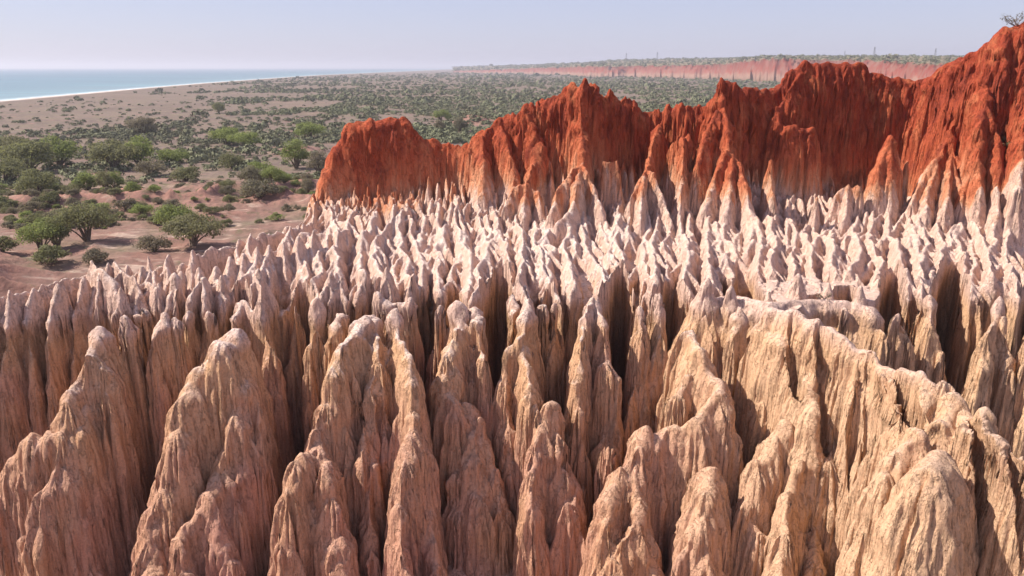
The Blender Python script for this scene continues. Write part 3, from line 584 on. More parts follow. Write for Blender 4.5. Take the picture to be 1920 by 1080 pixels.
# whole-mesh normals, so that neighbouring objects shade without a seam
def grid_normals(X, Y, Z):
    gx = np.stack([np.gradient(A, axis=1) for A in (X, Y, Z)], -1); gy = np.stack([np.gradient(A, axis=0) for A in (X, Y, Z)], -1)
    n = np.cross(gx, gy); return n / (np.linalg.norm(n, axis=-1, keepdims=True) + 1e-9)
NRM = grid_normals(VX, VY, VZ).astype(np.float32)
Vall = np.stack([VX, VY, VZ], -1).reshape(-1, 3).astype(np.float32); NRM = NRM.reshape(-1, 3)
strata = strata.ravel(); warm = warm.ravel()
idx = np.arange(NY * NU).reshape(NY, NU)
Q = np.stack([idx[:-1, :-1], idx[:-1, 1:], idx[1:, 1:], idx[1:, :-1]], -1).reshape(-1, 4)
qid = ID[:-1, :-1].ravel(); qz = np.maximum.reduce([VZ[:-1, :-1], VZ[1:, :-1], VZ[:-1, 1:], VZ[1:, 1:]]).ravel()
keep = qz > -0.6
Q = Q[keep]; qid = qid[keep]
order = np.argsort(qid, kind='stable'); Q = Q[order]; qid = qid[order]
tids, starts = np.unique(qid, return_index=True); ends = list(starts[1:]) + [len(qid)]
spur_lab = {t: (xf, lab) for t, xf, lab in spur_ids}
seen_lab = {}
for t, a, b in zip(tids, starts, ends):
    if b - a < 30: continue
    q = Q[a:b]; uv, inv = np.unique(q, return_inverse=True); inv = inv.reshape(q.shape)
    V = Vall[uv]
    name, label, cat, grp = THINGS[t]
    if t == 0: org = np.zeros(3, np.float32)
    else: org = np.array([V[:, 0].mean(), V[:, 1].mean(), V[:, 2].min()], np.float32)
    me = mesh_np(name, V - org, inv, True)
    me.normals_split_custom_set_from_vertices(NRM[uv])
    fattr(me, 'strata', strata[uv]); fattr(me, 'warm', warm[uv])
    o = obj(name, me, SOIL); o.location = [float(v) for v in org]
    if t == 0: tag(o, kind='structure')
    elif t in spur_lab:
        lab = spur_lab[t][1]; k = seen_lab.get(lab, 0); seen_lab[lab] = k + 1
        tag(o, ('pale pink sawtooth ridge ', 'second pale sawtooth ridge to the right ', 'third pale sawtooth ridge to the right ')[min(k, 2)] + lab, cat, grp)
    else: tag(o, label, cat, grp)
print('badlands', NY, NU, len(Q), len(tids))

# ------------------------------------------------------------------ sea, coast, plain
coast = [(-300, -460), (300, -520)]
for px, py in ((-60, 193.5), (0, 188), (130, 176.5), (250, 166), (380, 155.5), (500, 147), (600, 140.5), (700, 136.2), (760, 133.6), (800, 131.8), (832, 130.2)):
    a = atz(px, py, 0.0); coast.append((a[1], a[0]))
coast = np.array(coast)
far = coast[-1]
coast = np.vstack([coast, [(far[0] * 1.6, far[1] * 1.6 + 500), (200000, -2000)]])
def shore_of(x, y): return x - np.interp(y, coast[:, 0], coast[:, 1])

def ground_z(x, y):
    r = np.sqrt(x * x + y * y)
    m = sstep(95, 130, r) * (1 - sstep(230, 330, r))
    # gullied mounds between the trees
    q = 1 - np.abs(2 * vn2(x / 17, y / 11, 91) - 1); q2 = 1 - np.abs(2 * vn2(x / 7 + 3, y / 5, 92) - 1)
    w = .25 + .75 * sstep(.3, .5, vn2(x / 60 + 2.3, y / 38 + .4, 93))
    z = m * w * (4.6 * q * q + 1.7 * q2 * q2 + .5 * vn2(x / 1.8, y / 1.6, 94))
    # two eroded hillocks farther out
    for px, py, rad, hgt in ((895, 232, 24, 9), (560, 285, 17, 4), (1000, 330, 30, 3)):
        a = atz(px, py, 0); d = np.sqrt((x - a[0]) ** 2 + ((y - a[1]) / 1.4) ** 2) / rad
        z = z + hgt * np.clip(1 - d, 0, 1) ** 1.1 * (.75 + .5 * vn2(x / 5, y / 5, 95))
    z = z + .5 * sstep(60, 160, r) * (vn2(x / 30, y / 30, 96) - .5)
    sh = shore_of(x, y)
    z = z * sstep(0, 60, sh)
    return np.where(sh < 25, np.minimum(z, sh * .06 - .3), z) - .0

ang = np.concatenate([np.linspace(-180, -46, 40)[:-1], np.linspace(-46, 46, 520), np.linspace(46, 180, 40)[1:]]) * math.pi / 180
rr = [8.0, 30, 60]
while rr[-1] < 95: rr.append(rr[-1] + 4)
while rr[-1] < 330: rr.append(rr[-1] * 1.0052)
while rr[-1] < 150000: rr.append(rr[-1] * 1.032)
rr = np.array(rr); A, R = np.meshgrid(ang, rr); X = (np.sin(A) * R); Y = (np.cos(A) * R)
Zg = ground_z(X, Y)
n, m = X.shape; idx = np.arange(n * m).reshape(n, m)
Fg = np.stack([idx[:-1, :-1], idx[:-1, 1:], idx[1:, 1:], idx[1:, :-1]], -1).reshape(-1, 4)[:, ::-1]
me = mesh_np('ground', np.stack([X, Y, Zg], -1).reshape(-1, 3), Fg, True)
fattr(me, 'shore', np.clip(shore_of(X, Y), -500, 5000).ravel())
Rm = np.sqrt(X * X + Y * Y)
fattr(me, 'mound', (np.clip(Zg / 3.2, 0, 1)).ravel())

def ground_material():
    N = NT('plain_soil'); P = N.pos()
    big = N.noise(P, .012, 5, .6); mid = N.noise(P, .06, 5, .62); fine = N.noise(P, .45, 6, .68)
    c = N.mix(N.mr(big, .38, .62), (.135, .098, .086), (.180, .132, .110))
    c = N.mix(N.mr(mid, .45, .65), c, (.185, .145, .100))            # dry grass
    c = N.mix(N.mr(mid, .42, .30), c, (.27, .160, .125))             # reddish bare soil
    c = N.mix(N.math('MULTIPLY', N.attr('mound'), N.mr(fine, .3, .6, .5, 1)), c, (.30, .155, .122))
    pz = N.n('ShaderNodeSeparateXYZ'); N.l(P, pz.inputs[0])
    c = N.mix(N.math('MULTIPLY', N.mr(pz.outputs[1], 320, 200, 0, .75), N.mr(mid, .62, .40)), c, (.235, .125, .098))
    tr = N.noise(N.mapping(P, (.6, 1.5, 1)), .035, 3, .5, 1.2)
    ln = N.math('ABSOLUTE', N.math('SUBTRACT', tr, .5))
    pos = N.n('ShaderNodeSeparateXYZ'); N.l(P, pos.inputs[0])
    near = N.mr(pos.outputs[1], 190, 300, 1, .25)
    c = N.mix(N.math('MULTIPLY', N.mr(ln, .003, .03, 1, 0), N.math('MULTIPLY', near, N.mr(N.noise(P, .11, 4, .65), .46, .6))), c, (.42, .31, .25))   # pale sandy wash
    c = N.mix(N.mr(fine, .30, .68), N.mix(1.0, c, (.68, .68, .66), 'MULTIPLY'), N.mix(1.0, c, (1.22, 1.2, 1.16), 'MULTIPLY'))
    gv = N.noise(P, .16, 5, .7)
    c = N.mix(N.math('MULTIPLY', N.mr(gv, .56, .66), N.mr(pos.outputs[1], 150, 900, .55, .85)), c, (.085, .095, .045))   # low green scrub
    sh = N.math('ADD', N.attr('shore'), N.math('MULTIPLY', N.math('SUBTRACT', N.noise(P, .02, 4, .6), .5), 22.0))
    c = N.mix(N.mr(sh, 30, 12), c, (.55, .46, .40))                  # beach
    c = N.mix(N.mr(sh, 8, 3), c, (.80, .80, .79))                   # wash of the surf
    N.l(c, N.p.inputs['Base Color'])
    N.l(N.bump(fine, .9, .5), N.p.inputs['Normal'])
    return N.m
tag(obj('ground', me, ground_material()), kind='structure')

def sea_material():
    N = NT('sea_water'); P = N.pos()
    sh = N.attr('shore')
    n1 = N.noise(N.mapping(P, (.15, 1, 1)), .01, 5, .6)
    c = N.ramp(N.mr(sh, -3500, 0), [(0, (.05, .115, .175)), (.75, (.075, .135, .175)), (.93, (.11, .17, .20)), (.992, (.16, .22, .24)), (1, (.45, .52, .52))])
    c = N.mix(N.mr(n1, .4, .65, 0, .3), c, (.16, .42, .45))
    N.l(c, N.p.inputs['Base Color']); N.p.inputs['Roughness'].default_value = .42; N.p.inputs['Specular IOR Level'].default_value = .3
    N.l(N.bump(N.noise(P, .08, 5, .7), .5, 1.5), N.p.inputs['Normal'])
    return N.m
# the sea: rows along the coast, columns outward
cy = np.concatenate([np.linspace(-3000, 800, 12)[:-1], np.geomspace(800, 190000, 90)])
off = np.concatenate([[30, 3, 0, -6, -14, -25, -50, -100, -200, -400, -800, -1600, -3500, -8000, -30000, -150000]])
cx = np.interp(cy, coast[:, 0], coast[:, 1])
SX = cx[:, None] + off[None, :]; SYY = np.repeat(cy[:, None], len(off), 1)
n, m = SX.shape; idx = np.arange(n * m).reshape(n, m)
Fs = np.stack([idx[:-1, :-1], idx[:-1, 1:], idx[1:, 1:], idx[1:, :-1]], -1).reshape(-1, 4)
me = mesh_np('sea', np.stack([SX, SYY, SX * 0 - .25], -1).reshape(-1, 3), Fs, True); fattr(me, 'shore', np.repeat(off[None, :], n, 0).ravel())
tag(obj('sea', me, sea_material()), kind='structure')

# ------------------------------------------------------------------ far plateau with its fluted cliff
base = [(850, 136.0, 132.5), (905, 137, 131.5), (960, 138, 129.5), (1010, 139, 127.5), (1060, 141, 126), (1090, 143, 124.5), (1200, 144.5, 124), (1340, 148, 121), (1400, 151, 114), (1445, 153, 111), (1480, 154, 110), (1560, 156, 111.5), (1640, 159, 115), (1720, 163, 119.5), (1800, 168, 122), (1900, 176, 124), (2100, 190, 126)]
bp = []
for px, pb, pt in base:
    a = atz(px, pb, 0.0); t = aty(px, pt, a[1] * 1.004); bp.append((a[0], a[1], t[2]))
bp = np.array(bp); sL = np.concatenate([[0], np.cumsum(np.hypot(np.diff(bp[:, 0]), np.diff(bp[:, 1])))])
pxs = np.array([b[0] for b in base])
tpx = np.linspace(850, 2100, 1100); ss = np.interp(tpx, pxs, sL)
bx_ = np.interp(ss, sL, bp[:, 0]); by_ = np.interp(ss, sL, bp[:, 1]); bz_ = np.interp(ss, sL, bp[:, 2])
hh = np.concatenate([np.linspace(0, 1, 15), ])
big = fbm2(ss / 260, ss * 0, 4, 111) * 120; rid = (1 - np.abs(2 * vn2(ss / 34, ss * 0, 112) - 1)) * 60 + (1 - np.abs(2 * vn2(ss / 15, ss * 0, 113) - 1)) * 28
out = []
for h in hh:
    o_ = (1 - h) ** 1.5 * 46 + (rid - 20) * (1 - h) ** .6 * 1.0 - rid * .35 + big
    k_ = 1 - o_ / np.hypot(bx_, by_)
    zz = h * bz_ + (vn2(ss / 20, ss * 0 + h * 3, 114) - .5) * 7 * (h > .02)
    out.append(np.stack([bx_ * k_, by_ * k_, np.where(h == 0, -1.0, zz)], -1))
topx = out[-1]
n = len(out); m = len(ss); idx = np.arange(n * m).reshape(n, m)
Fc = np.stack([idx[:-1, :-1], idx[:-1, 1:], idx[1:, 1:], idx[1:, :-1]], -1).reshape(-1, 4)
def far_cliff_material():
    N = NT('far_cliff_soil'); P = N.pos(); h = N.attr('height'); n = N.noise(P, .03, 4, .6)
    f = N.math('ADD', h, N.math('MULTIPLY', N.math('SUBTRACT', n, .5), .35))
    c = N.ramp(f, [(0, (.19, .12, .08)), (.2, (.28, .17, .125)), (.34, (.27, .14, .10)), (.44, (.25, .07, .048)), (.85, (.19, .042, .028)), (1, (.13, .05, .032))])
    c = N.mix(N.mr(N.noise(N.mapping(P, (1, 1, .12)), .07, 5, .7), .42, .62, 0, .75), c, (.22, .12, .09))
    N.l(c, N.p.inputs['Base Color']); return N.m
me = mesh_np('far_cliff', np.concatenate(out), Fc, True); fattr(me, 'height', np.repeat(hh, m))
tag(obj('far_cliff', me, far_cliff_material()), 'long red and cream fluted cliff on the horizon beyond the bush plain', 'cliff', kind='structure')
# its top: rises to the skyline
sky_px = np.array([700, 850, 900, 1000, 1100, 1170, 1260, 1400, 1500, 1640, 1760, 1900, 2100]); sky_py = np.array([127.2, 125.5, 124, 121.5, 118, 113, 111.5, 109.5, 108.5, 108, 108.5, 108, 108])
rows = []
for i, f in enumerate(np.linspace(0, 1, 24)):
    D1 = np.interp(tpx, [850, 1100, 1500, 2100], [9000, 7000, 5600, 4500])
    dirx = topx[:, 0] / topx[:, 1]; d0 = topx[:, 1]; dd = d0 * (D1 / d0) ** f
    spy = np.interp(tpx, sky_px, sky_py); e = (126 - spy) / FPX
    z1 = CAM_H + e * D1
    z = topx[:, 2] * (1 - f) + z1 * f + 6 * fbm2(dirx * dd / 300, dd / 300, 3, 121) * math.sin(f * math.pi)
    rows.append(np.stack([dirx * dd, dd, z], -1))
rows.append(np.stack([rows[-1][:, 0] * 1.3, rows[-1][:, 1] * 1.3, rows[-1][:, 2] * 0 - 20], -1))
n = len(rows); idx = np.arange(n * m).reshape(n, m)
Fp = np.stack([idx[:-1, :-1], idx[:-1, 1:], idx[1:, 1:], idx[1:, :-1]], -1).reshape(-1, 4)
plateau_V = np.concatenate(rows)
def plateau_material():
    N = NT('plateau_scrub'); P = N.pos()
    c = N.mix(N.mr(N.noise(P, .02, 5, .65), .38, .62), (.115, .105, .055), (.24, .17, .11))
    N.l(c, N.p.inputs['Base Color']); return N.m
tag(obj('plateau', mesh_np('plateau', plateau_V, Fp, True), plateau_material()), kind='structure')

# ------------------------------------------------------------------ trees and bushes
def foliage_material(name, ca, cb, cc):
    N = NT(name); oi = N.n('ShaderNodeObjectInfo'); P = N.n('ShaderNodeTexCoord').outputs['Object']
    n = N.noise(P, .9, 3, .6)
    c = N.mix(N.mr(n, .38, .64), ca, cb); c = N.mix(N.mr(oi.outputs['Random'], 0, 1, 0, .55), c, cc)
    N.l(c, N.p.inputs['Base Color']); N.p.inputs['Roughness'].default_value = .8
    tl = N.n('ShaderNodeBsdfTranslucent'); N.l(N.mix(1.0, c, (1.5, 1.5, 1.1), 'MULTIPLY'), tl.inputs['Color'])
    ms = N.n('ShaderNodeMixShader'); ms.inputs[0].default_value = .38; N.l(N.p.outputs[0], ms.inputs[1]); N.l(tl.outputs[0], ms.inputs[2])
    N.l(ms.outputs[0], N.t.nodes['Material Output'].inputs['Surface'])
    return N.m
LEAF = [foliage_material('bush_leaves', (.140, .145, .075), (.195, .195, .100), (.185, .165, .105)),
        foliage_material('bright_leaves', (.175, .205, .070), (.24, .27, .10), (.17, .19, .08)),
        foliage_material('dry_leaves', (.150, .135, .100), (.195, .175, .125), (.19, .15, .115))]
Nb = NT('bark'); Nb.l(Nb.mix(Nb.mr(Nb.noise(Nb.pos(), 3, 4), .4, .6), (.13, .095, .07), (.22, .17, .13)), Nb.p.inputs['Base Color']); BARK = Nb.m

def tube(pts, rad, V, F, sides=6):
    b = len(V)
    for i, (p, r) in enumerate(zip(pts, rad)):
        p = Vector(p); q = Vector(pts[min(i + 1, len(pts) - 1)]) - Vector(pts[max(i - 1, 0)]); q = q.normalized() if q.length > 0 else Vector((0, 0, 1))
        a = q.orthogonal().normalized(); c = q.cross(a)
        for k in range(sides):
            t = 2 * math.pi * k / sides; V.append(tuple(p + (a * math.cos(t) + c * math.sin(t)) * r))
    for i in range(len(pts) - 1):
        for k in range(sides):
            F.append((b + i * sides + k, b + i * sides + (k + 1) % sides, b + (i + 1) * sides + (k + 1) % sides, b + (i + 1) * sides + k))

def crown_and_trunk(seed, h, w, flat, trunk_h, nclump, nleaf, leaf):
    r_ = np.random.default_rng(seed)
    V, F = [], []; cl = []
    for i in range(nclump):
        a = i * 2.4 + r_.uniform(-.5, .5); rad = w / 2 * math.sqrt((i + .6) / nclump) * r_.uniform(.72, 1.0)
        zt = trunk_h + (h - trunk_h) * (1 - (rad / (w / 2)) ** 2 * (.75 if not flat else .35)) * r_.uniform(.35, .95)
        cl.append((math.cos(a) * rad, math.sin(a) * rad * .95, zt, r_.uniform(.16, .26) * w))
    nl = min(nclump, 9)
    base_r = .045 * h + .05
    for i in range(nl):
        x, y, z, _ = cl[int(i * nclump / nl)]
        f = r_.uniform(.12, .4) * trunk_h; kx, ky = x * .12, y * .12
        tube([(kx * .3, ky * .3, -.4), (kx, ky, f), (x * .45 + r_.uniform(-.2, .2), y * .45, f + (z - f) * .5), (x * .85, y * .85, z * .93)], [base_r * 1.15, base_r * .8, base_r * .42, base_r * .15], V, F, 5)
    trunk = (np.array(V), np.array(F))
    # leaves: small bent cards scattered through the clumps
    tot = nclump * nleaf
    c = np.array(cl); ci = np.repeat(np.arange(nclump), nleaf)
    d = r_.normal(size=(tot, 3)); d /= np.linalg.norm(d, axis=1, keepdims=True)
    rad = c[ci, 3] * r_.uniform(.35, 1.0, tot) ** .5 * r_.uniform(.8, 1.25, tot)
    p = c[ci, :3] + d * rad[:, None] * np.array([1, 1, .55 if flat else .72])
    p[:, 2] = np.maximum(p[:, 2], .25)
    nrm = d + r_.normal(size=(tot, 3)) * .7 + np.array([0, 0, .5]); nrm /= np.linalg.norm(nrm, axis=1, keepdims=True)
    t = np.cross(nrm, r_.normal(size=(tot, 3))); t /= np.linalg.norm(t, axis=1, keepdims=True); b = np.cross(nrm, t)
    s = leaf * r_.uniform(.6, 1.3, tot)[:, None]
    Vl = np.stack([p - t * s - b * s * .5, p + t * s - b * s * .5, p + t * s * .5 + b * s * .7 + nrm * s * .2, p - t * s * .5 + b * s * .7], 1).reshape(-1, 3)
    Fl = np.arange(tot * 4).reshape(-1, 4)
    return trunk, (Vl, Fl)
PROTO = {}
for key, (seed, h, w, flat, th, nc, nlf, leaf) in dict(
        tree_a=(1, 7.0, 9.5, True, 1.2, 26, 170, .17), tree_b=(2, 6.5, 8.0, False, 1.0, 22, 170, .17), tree_c=(3, 5.0, 8.5, True, .6, 24, 170, .17), tree_d=(9, 7.5, 7.0, False, 1.4, 20, 170, .17),
        bush_a=(4, 3.2, 5.0, False, .5, 14, 150, .15), bush_b=(5, 2.4, 4.2, False, .3, 11, 140, .14), bush_c=(6, 3.6, 6.5, True, .6, 17, 150, .16), shrub=(7, 1.6, 2.4, False, .2, 7, 90, .11)).items():
    (tv, tf), (lv, lf) = crown_and_trunk(seed, h, w, flat, th, nc, nlf, leaf)
    for k in range(3):
        tm = PROTO[key, 0][0] if k else mesh_np('trunk', tv, tf, True)
        if k: lm = PROTO[key, 0][1]; PROTO[key, k] = (tm, lm, h, w); continue
        if k == 0: tm.materials.append(BARK)
        lm = mesh_np('crown', lv, lf, False); lm.materials.append(LEAF[k]); PROTO[key, k] = (tm, lm, h, w)
def plant(key, k, x, y, scale, name, label, cat, group=None):
    tm, lm, h, w = PROTO[key, k]
    z = float(ground_z(np.array([x]), np.array([y]))[0])
    e = empty(name, (x, y, z - .05)); e.rotation_euler.z = random.uniform(0, 6.28); e.scale = (scale * random.uniform(.92, 1.08), scale, scale * random.uniform(.88, 1.1))
    o = bpy.data.objects.new('trunk', tm); COL.objects.link(o); o.parent = e
    o = bpy.data.objects.new('crown', lm); COL.objects.link(o); o.parent = e; o.material_slots[0].link = 'OBJECT'; o.material_slots[0].material = LEAF[k]
    tag(e, label, cat, group)
    return e
# the trees nearest the badlands, read one by one: pixel of the foot, crown width in pixels
TR = [
 (78, 474, 78, 'tree_a', 1, 'tall flat-topped tree with bright crown, left one of the pair near the lower left crest'),
 (108, 470, 58, 'tree_d', 0, 'darker tree leaning against the bright flat-topped one, near the lower left crest'),
 (165, 458, 100, 'tree_a', 0, 'wide dark-green spreading tree with forked trunk, right of the bright flat-topped tree'),
 (100, 502, 60, 'bush_a', 0, 'round dark bush just in front of the three spreading trees'),
 (182, 498, 46, 'bush_a', 2, 'greyish bush touching the pale crest below the wide spreading tree'),
 (75, 374, 72, 'tree_b', 0, 'rounded tree with visible stems on the reddish ground at far left'),
 (168, 364, 58, 'bush_c', 1, 'low light-green bush on a reddish bank right of the rounded tree'),
 (285, 330, 62, 'bush_c', 2, 'grey-brown domed bush in the middle of the left plain'),
 (350, 342, 62, 'bush_c', 0, 'domed olive bush just above the reddish hollow'),
 (474, 360, 66, 'tree_b', 2, 'greyish bare-limbed tree standing before the pale wash'),
 (488, 388, 74, 'bush_c', 2, 'wide dark low bush under the greyish bare-limbed tree'),
 (330, 428, 78, 'bush_c', 1, 'light-green bush in front of the sandy wash above the crest'),
 (362, 470, 110, 'tree_c', 0, 'broad olive tree half hidden behind the pale spikes'),
 (290, 476, 62, 'bush_c', 2, 'feathery bush directly behind the stepped pale crest'),
 (520, 416, 30, 'shrub', 1, 'small bright-green shrub by the white sandy strip'),
 (238, 398, 46, 'bush_b', 2, 'thin dry bush between the reddish banks'),
 (385, 374, 34, 'bush_b', 0, 'small bush left of the greyish bare-limbed tree'),
 (215, 318, 100, 'tree_c', 0, 'large dark clump of tree left of the domed grey-brown bush'),
 (262, 312, 74, 'tree_b', 1, 'green rounded tree in the large thicket on the left plain'),
 (325, 306, 58, 'bush_c', 1, 'olive tree on the right side of the large left thicket'),
 (434, 316, 50, 'tree_b', 0, 'round dark tree right of the large left thicket'),
 (556, 316, 60, 'tree_d', 1, 'tall leafy tree left of the dark red block'),
 (488, 328, 56, 'bush_c', 1, 'pale green low tree between the round dark tree and the tall leafy tree'),
 (425, 272, 62, 'tree_c', 1, 'bright green wide tree in the middle distance'),
 (460, 276, 60, 'tree_c', 1, 'bright green wide tree just right of its twin'),
 (582, 262, 60, 'tree_c', 1, 'yellow-green tree behind the dark red block'),
 (598, 328, 46, 'tree_d', 2, 'pale leafy tree touching the left side of the dark red block'),
 (268, 252, 56, 'tree_c', 2, 'brownish dome of a tree on the open left plain'),
 (10, 345, 84, 'tree_c', 0, 'dark tree cut by the left edge, below the thicket'),
 (55, 322, 96, 'tree_c', 0, 'dense dark tree in the left-edge thicket'),
 (110, 312, 80, 'tree_b', 1, 'green tree at the right end of the left-edge thicket'),
 (20, 298, 80, 'tree_c', 0, 'far tree at the back of the left-edge thicket'),
 (8, 392, 34, 'bush_a', 0, 'small dark bush on the reddish bank at the left edge'),
 (8, 482, 44, 'bush_a', 0, 'dark bush at the left edge beside the three spreading trees'),
 (540, 400, 26, 'shrub', 2, 'dry shrub beside the small bright-green shrub'),
 (410, 212, 30, 'tree_b', 0, None), (828, 226, 36, 'tree_b', 1, 'round green tree left of the eroded pink hillock'), (826, 246, 26, 'tree_d', 2, None), (862, 248, 30, 'tree_d', 2, 'olive tree in front of the eroded pink hillock')]
random.seed(5)
for px, py, wpx, key, k, lab in TR:
    a = atz(px, py, 0); D = math.hypot(a[0], a[1]); w = wpx / FPX * math.hypot(D, 40)
    s = w / PROTO[key, k][3]
    nm = 'tree' if key.startswith('tree') else ('shrub' if key == 'shrub' else 'bush')
    plant(key, k, a[0], a[1], s * .82, nm, lab or {410: 'lone small olive tree on the open left plain far behind the thicket', 826: 'slender dry tree just in front of the round green tree by the pink hillock'}[px], nm, 'trees and bushes near the badlands')
placed = [(atz(t[0], t[1], 0)[0], atz(t[0], t[1], 0)[1]) for t in TR]
cells = {}
for b in placed: cells.setdefault((int(b[0] // 6), int(b[1] // 6)), []).append(b)
# more of them, nearest first
def dens(px, py): return 1
cand = []
while len(cand) < 4200:
    px = random.uniform(-60, 1960); py = random.uniform(172, 480)
    if px > 620 and py > 330: continue
    a = atz(px, py, 0)
    if shore_of(np.array([a[0]]), np.array([a[1]]))[0] < 70: continue
    g = float(vn2(np.array([a[0] / 70]), np.array([a[1] / 70]), 131)[0])
    if px < 330 and py < 250 and random.random() < .45: continue
    if g < .42 and random.random() < .75: continue
    if 480 > py > 385 and random.random() < .6: continue
    key_ = (int(a[0] // 6), int(a[1] // 6))
    if any((a[0] - b[0]) ** 2 + (a[1] - b[1]) ** 2 < 7 for di in (-1, 0, 1) for dj in (-1, 0, 1) for b in cells.get((key_[0] + di, key_[1] + dj), ())): continue
    cand.append((px, py, a)); cells.setdefault(key_, []).append((a[0], a[1]))
cand.sort(key=lambda c: -c[1])
def hidden(px, py):     # behind the badlands
    sk = np.interp(px, [600, 618, 660, 760, 800, 880, 985, 1090, 1215, 1330, 1345, 1440, 1500, 1620, 1740, 1850], [430, 300, 225, 222, 262, 270, 200, 150, 205, 195, 150, 165, 118, 130, 150, 80])
    cr = np.interp(px, [0, 150, 270, 400, 600], [545, 510, 490, 450, 405])
    return py > min(sk, cr) + 6 if px < 2000 else True
n_thing = 0; rest_pts = []; USED = {}
SHORT = {0: 'the bright flat-topped tree', 2: 'the wide dark spreading tree', 5: 'the rounded tree at far left', 6: 'the low light-green bush', 7: 'the grey-brown domed bush', 8: 'the domed olive bush', 9: 'the greyish bare-limbed tree',
         11: 'the light-green bush by the wash', 12: 'the broad olive tree by the crest', 14: 'the small bright-green shrub', 17: 'the large dark clump', 18: 'the rounded tree of the thicket', 20: 'the round dark tree', 21: 'the tall leafy tree', 23: 'the bright green wide tree',
         25: 'the yellow-green tree by the red block', 27: 'the brownish dome of a tree', 29: 'the dense left-edge tree', 36: 'the round tree left of the pink hillock', 38: 'the olive tree before the pink hillock'}
ANCH = [(*atz(TR[i][0], TR[i][1], 0)[:2], n_, TR[i][0]) for i, n_ in SHORT.items()]
for px, py, a in cand:
    if hidden(px, py):
        if a[1] > 140 and px > 640: rest_pts.append((a[0], a[1], random.uniform(.7, 1.3)))
        continue
    D = a[1]
    small = random.random()
    if n_thing < 240:
        key = random.choice(['bush_a', 'bush_b', 'bush_c', 'bush_b', 'shrub'] if small < .68 else ['tree_a', 'tree_b', 'tree_c', 'tree_d', 'bush_c'])
        k = random.choices([0, 1, 2], [.45, .25, .3])[0]
        if py > 370 and key.startswith('tree'): key = 'bush_b'
        nm = 'tree' if key.startswith('tree') else ('shrub' if key == 'shrub' else 'bush')
        word = ['olive-green', 'bright green', 'greyish dry-leaved'][k]
        bx0 = min(ANCH, key=lambda q: (q[0] - a[0]) ** 2 + ((q[1] - a[1]) * .6) ** 2)
        pxx = px - bx0[3]; dy_ = a[1] - bx0[1]
        rel = ('left of' if pxx < 0 else 'right of') if abs(pxx) > abs(dy_) * 1.0 else ('behind' if dy_ > 0 else 'in front of')
        near_ = 'close ' if math.hypot(a[0] - bx0[0], a[1] - bx0[1]) < 9 else 'some way '
        size_ = 'small ' if key in ('shrub', 'bush_b') else ''
        lab_ = size_ + word + ' ' + nm + ' ' + near_ + rel + ' ' + bx0[2]
        USED[lab_] = USED.get(lab_, 0) + 1
        zone = ('on the reddish banks near the crest' if py > 330 else 'in the left-hand thickets' if py > 270 and px < 620 else 'on the open plain left of the red wall' if px < 620 else 'on the plain beyond the red wall')
        plant(key, k, a[0], a[1], random.uniform(.45, .95), nm, lab_, nm, 'bushes and trees ' + zone)
        n_thing += 1
    else: rest_pts.append((a[0], a[1], random.uniform(.7, 1.3)))
# far bush cover: one mass of low leafy clumps
def low_blob(seed, nlf=22, sz=.42):
    r_ = np.random.default_rng(seed)
    d = r_.normal(size=(nlf, 3)); d /= np.linalg.norm(d, axis=1, keepdims=True); d[:, 2] = np.abs(d[:, 2])
    p = d * np.array([1, 1, .62]) * r_.uniform(.75, 1.08, (nlf, 1)) + np.array([0, 0, .15]); nrm = d + r_.normal(size=(nlf, 3)) * .35; nrm /= np.linalg.norm(nrm, axis=1, keepdims=True)
    t = np.cross(nrm, r_.normal(size=(nlf, 3))); t /= np.linalg.norm(t, axis=1, keepdims=True); b = np.cross(nrm, t); s = sz
    return np.stack([p - t * s - b * s * .6, p + t * s - b * s * .5, p + b * s * .8], 1).reshape(-1, 3)
BL = [low_blob(200 + i) for i in range(6)]; BLF = [low_blob(220 + i, 52, .25) for i in range(6)]
def bush_mass(name, pts, zf, size, BL=BL):
    allV = []; r_ = np.random.default_rng(77)
    for i in range(6):
        p = pts[i::6]
        if len(p) == 0: continue
        z = zf(p[:, 0], p[:, 1]); a = r_.uniform(0, 6.28, len(p)); s = size * .85 * np.exp(r_.normal(-.1, .38, len(p))) * (p[:, 2] if p.shape[1] > 2 else 1)
        B = BL[i]; ca, sa = np.cos(a), np.sin(a)
        bx, by, bz = B[None, :, 0], B[None, :, 1], B[None, :, 2]
        V = np.stack([(bx * ca[:, None] - by * sa[:, None]) * s[:, None] + p[:, 0:1], (bx * sa[:, None] + by * ca[:, None]) * s[:, None] + p[:, 1:2], bz * s[:, None] * r_.uniform(.8, 1.3, (len(p), 1)) + z[:, None]], -1)
        allV.append(V.reshape(-1, 3))
    V = np.concatenate(allV); return mesh_np(name, V, np.arange(len(V)).reshape(-1, 3))
def far_leaf_material():
    N = NT('far_bush_leaves'); P = N.pos(); n = N.noise(P, .05, 4, .6); n2 = N.noise(P, .006, 3, .5)
    c = N.mix(N.mr(n, .35, .65), (.150, .155, .090), (.205, .21, .120)); c = N.mix(N.mr(n2, .45, .65, 0, .5), c, (.125, .105, .075))
    N.l(c, N.p.inputs['Base Color']); return N.m
FL = far_leaf_material()
P_ = []
r_ = np.random.default_rng(3)
Nc = 90000
py = 131 + (262 - 131) * r_.uniform(0, 1, Nc) ** 2.1; px = r_.uniform(150, 1960, Nc)
dz = (126.3 - py) / FPX; D = 40 / np.maximum(1e-4, -dz) ; D = np.minimum(D, 9000)
xw = (px - 960) / FPX * D * 1.0; 
ok = (shore_of(xw, D) > 60 + sstep(3000, 6000, D) * 500 + 90 * r_.uniform(0, 1, Nc))
cov = vn2(xw / 120, D / 200, 141); cov2 = vn2(xw / 30, D / 60, 142)
leftness = sstep(650, 250, px) * sstep(150, 165, py)
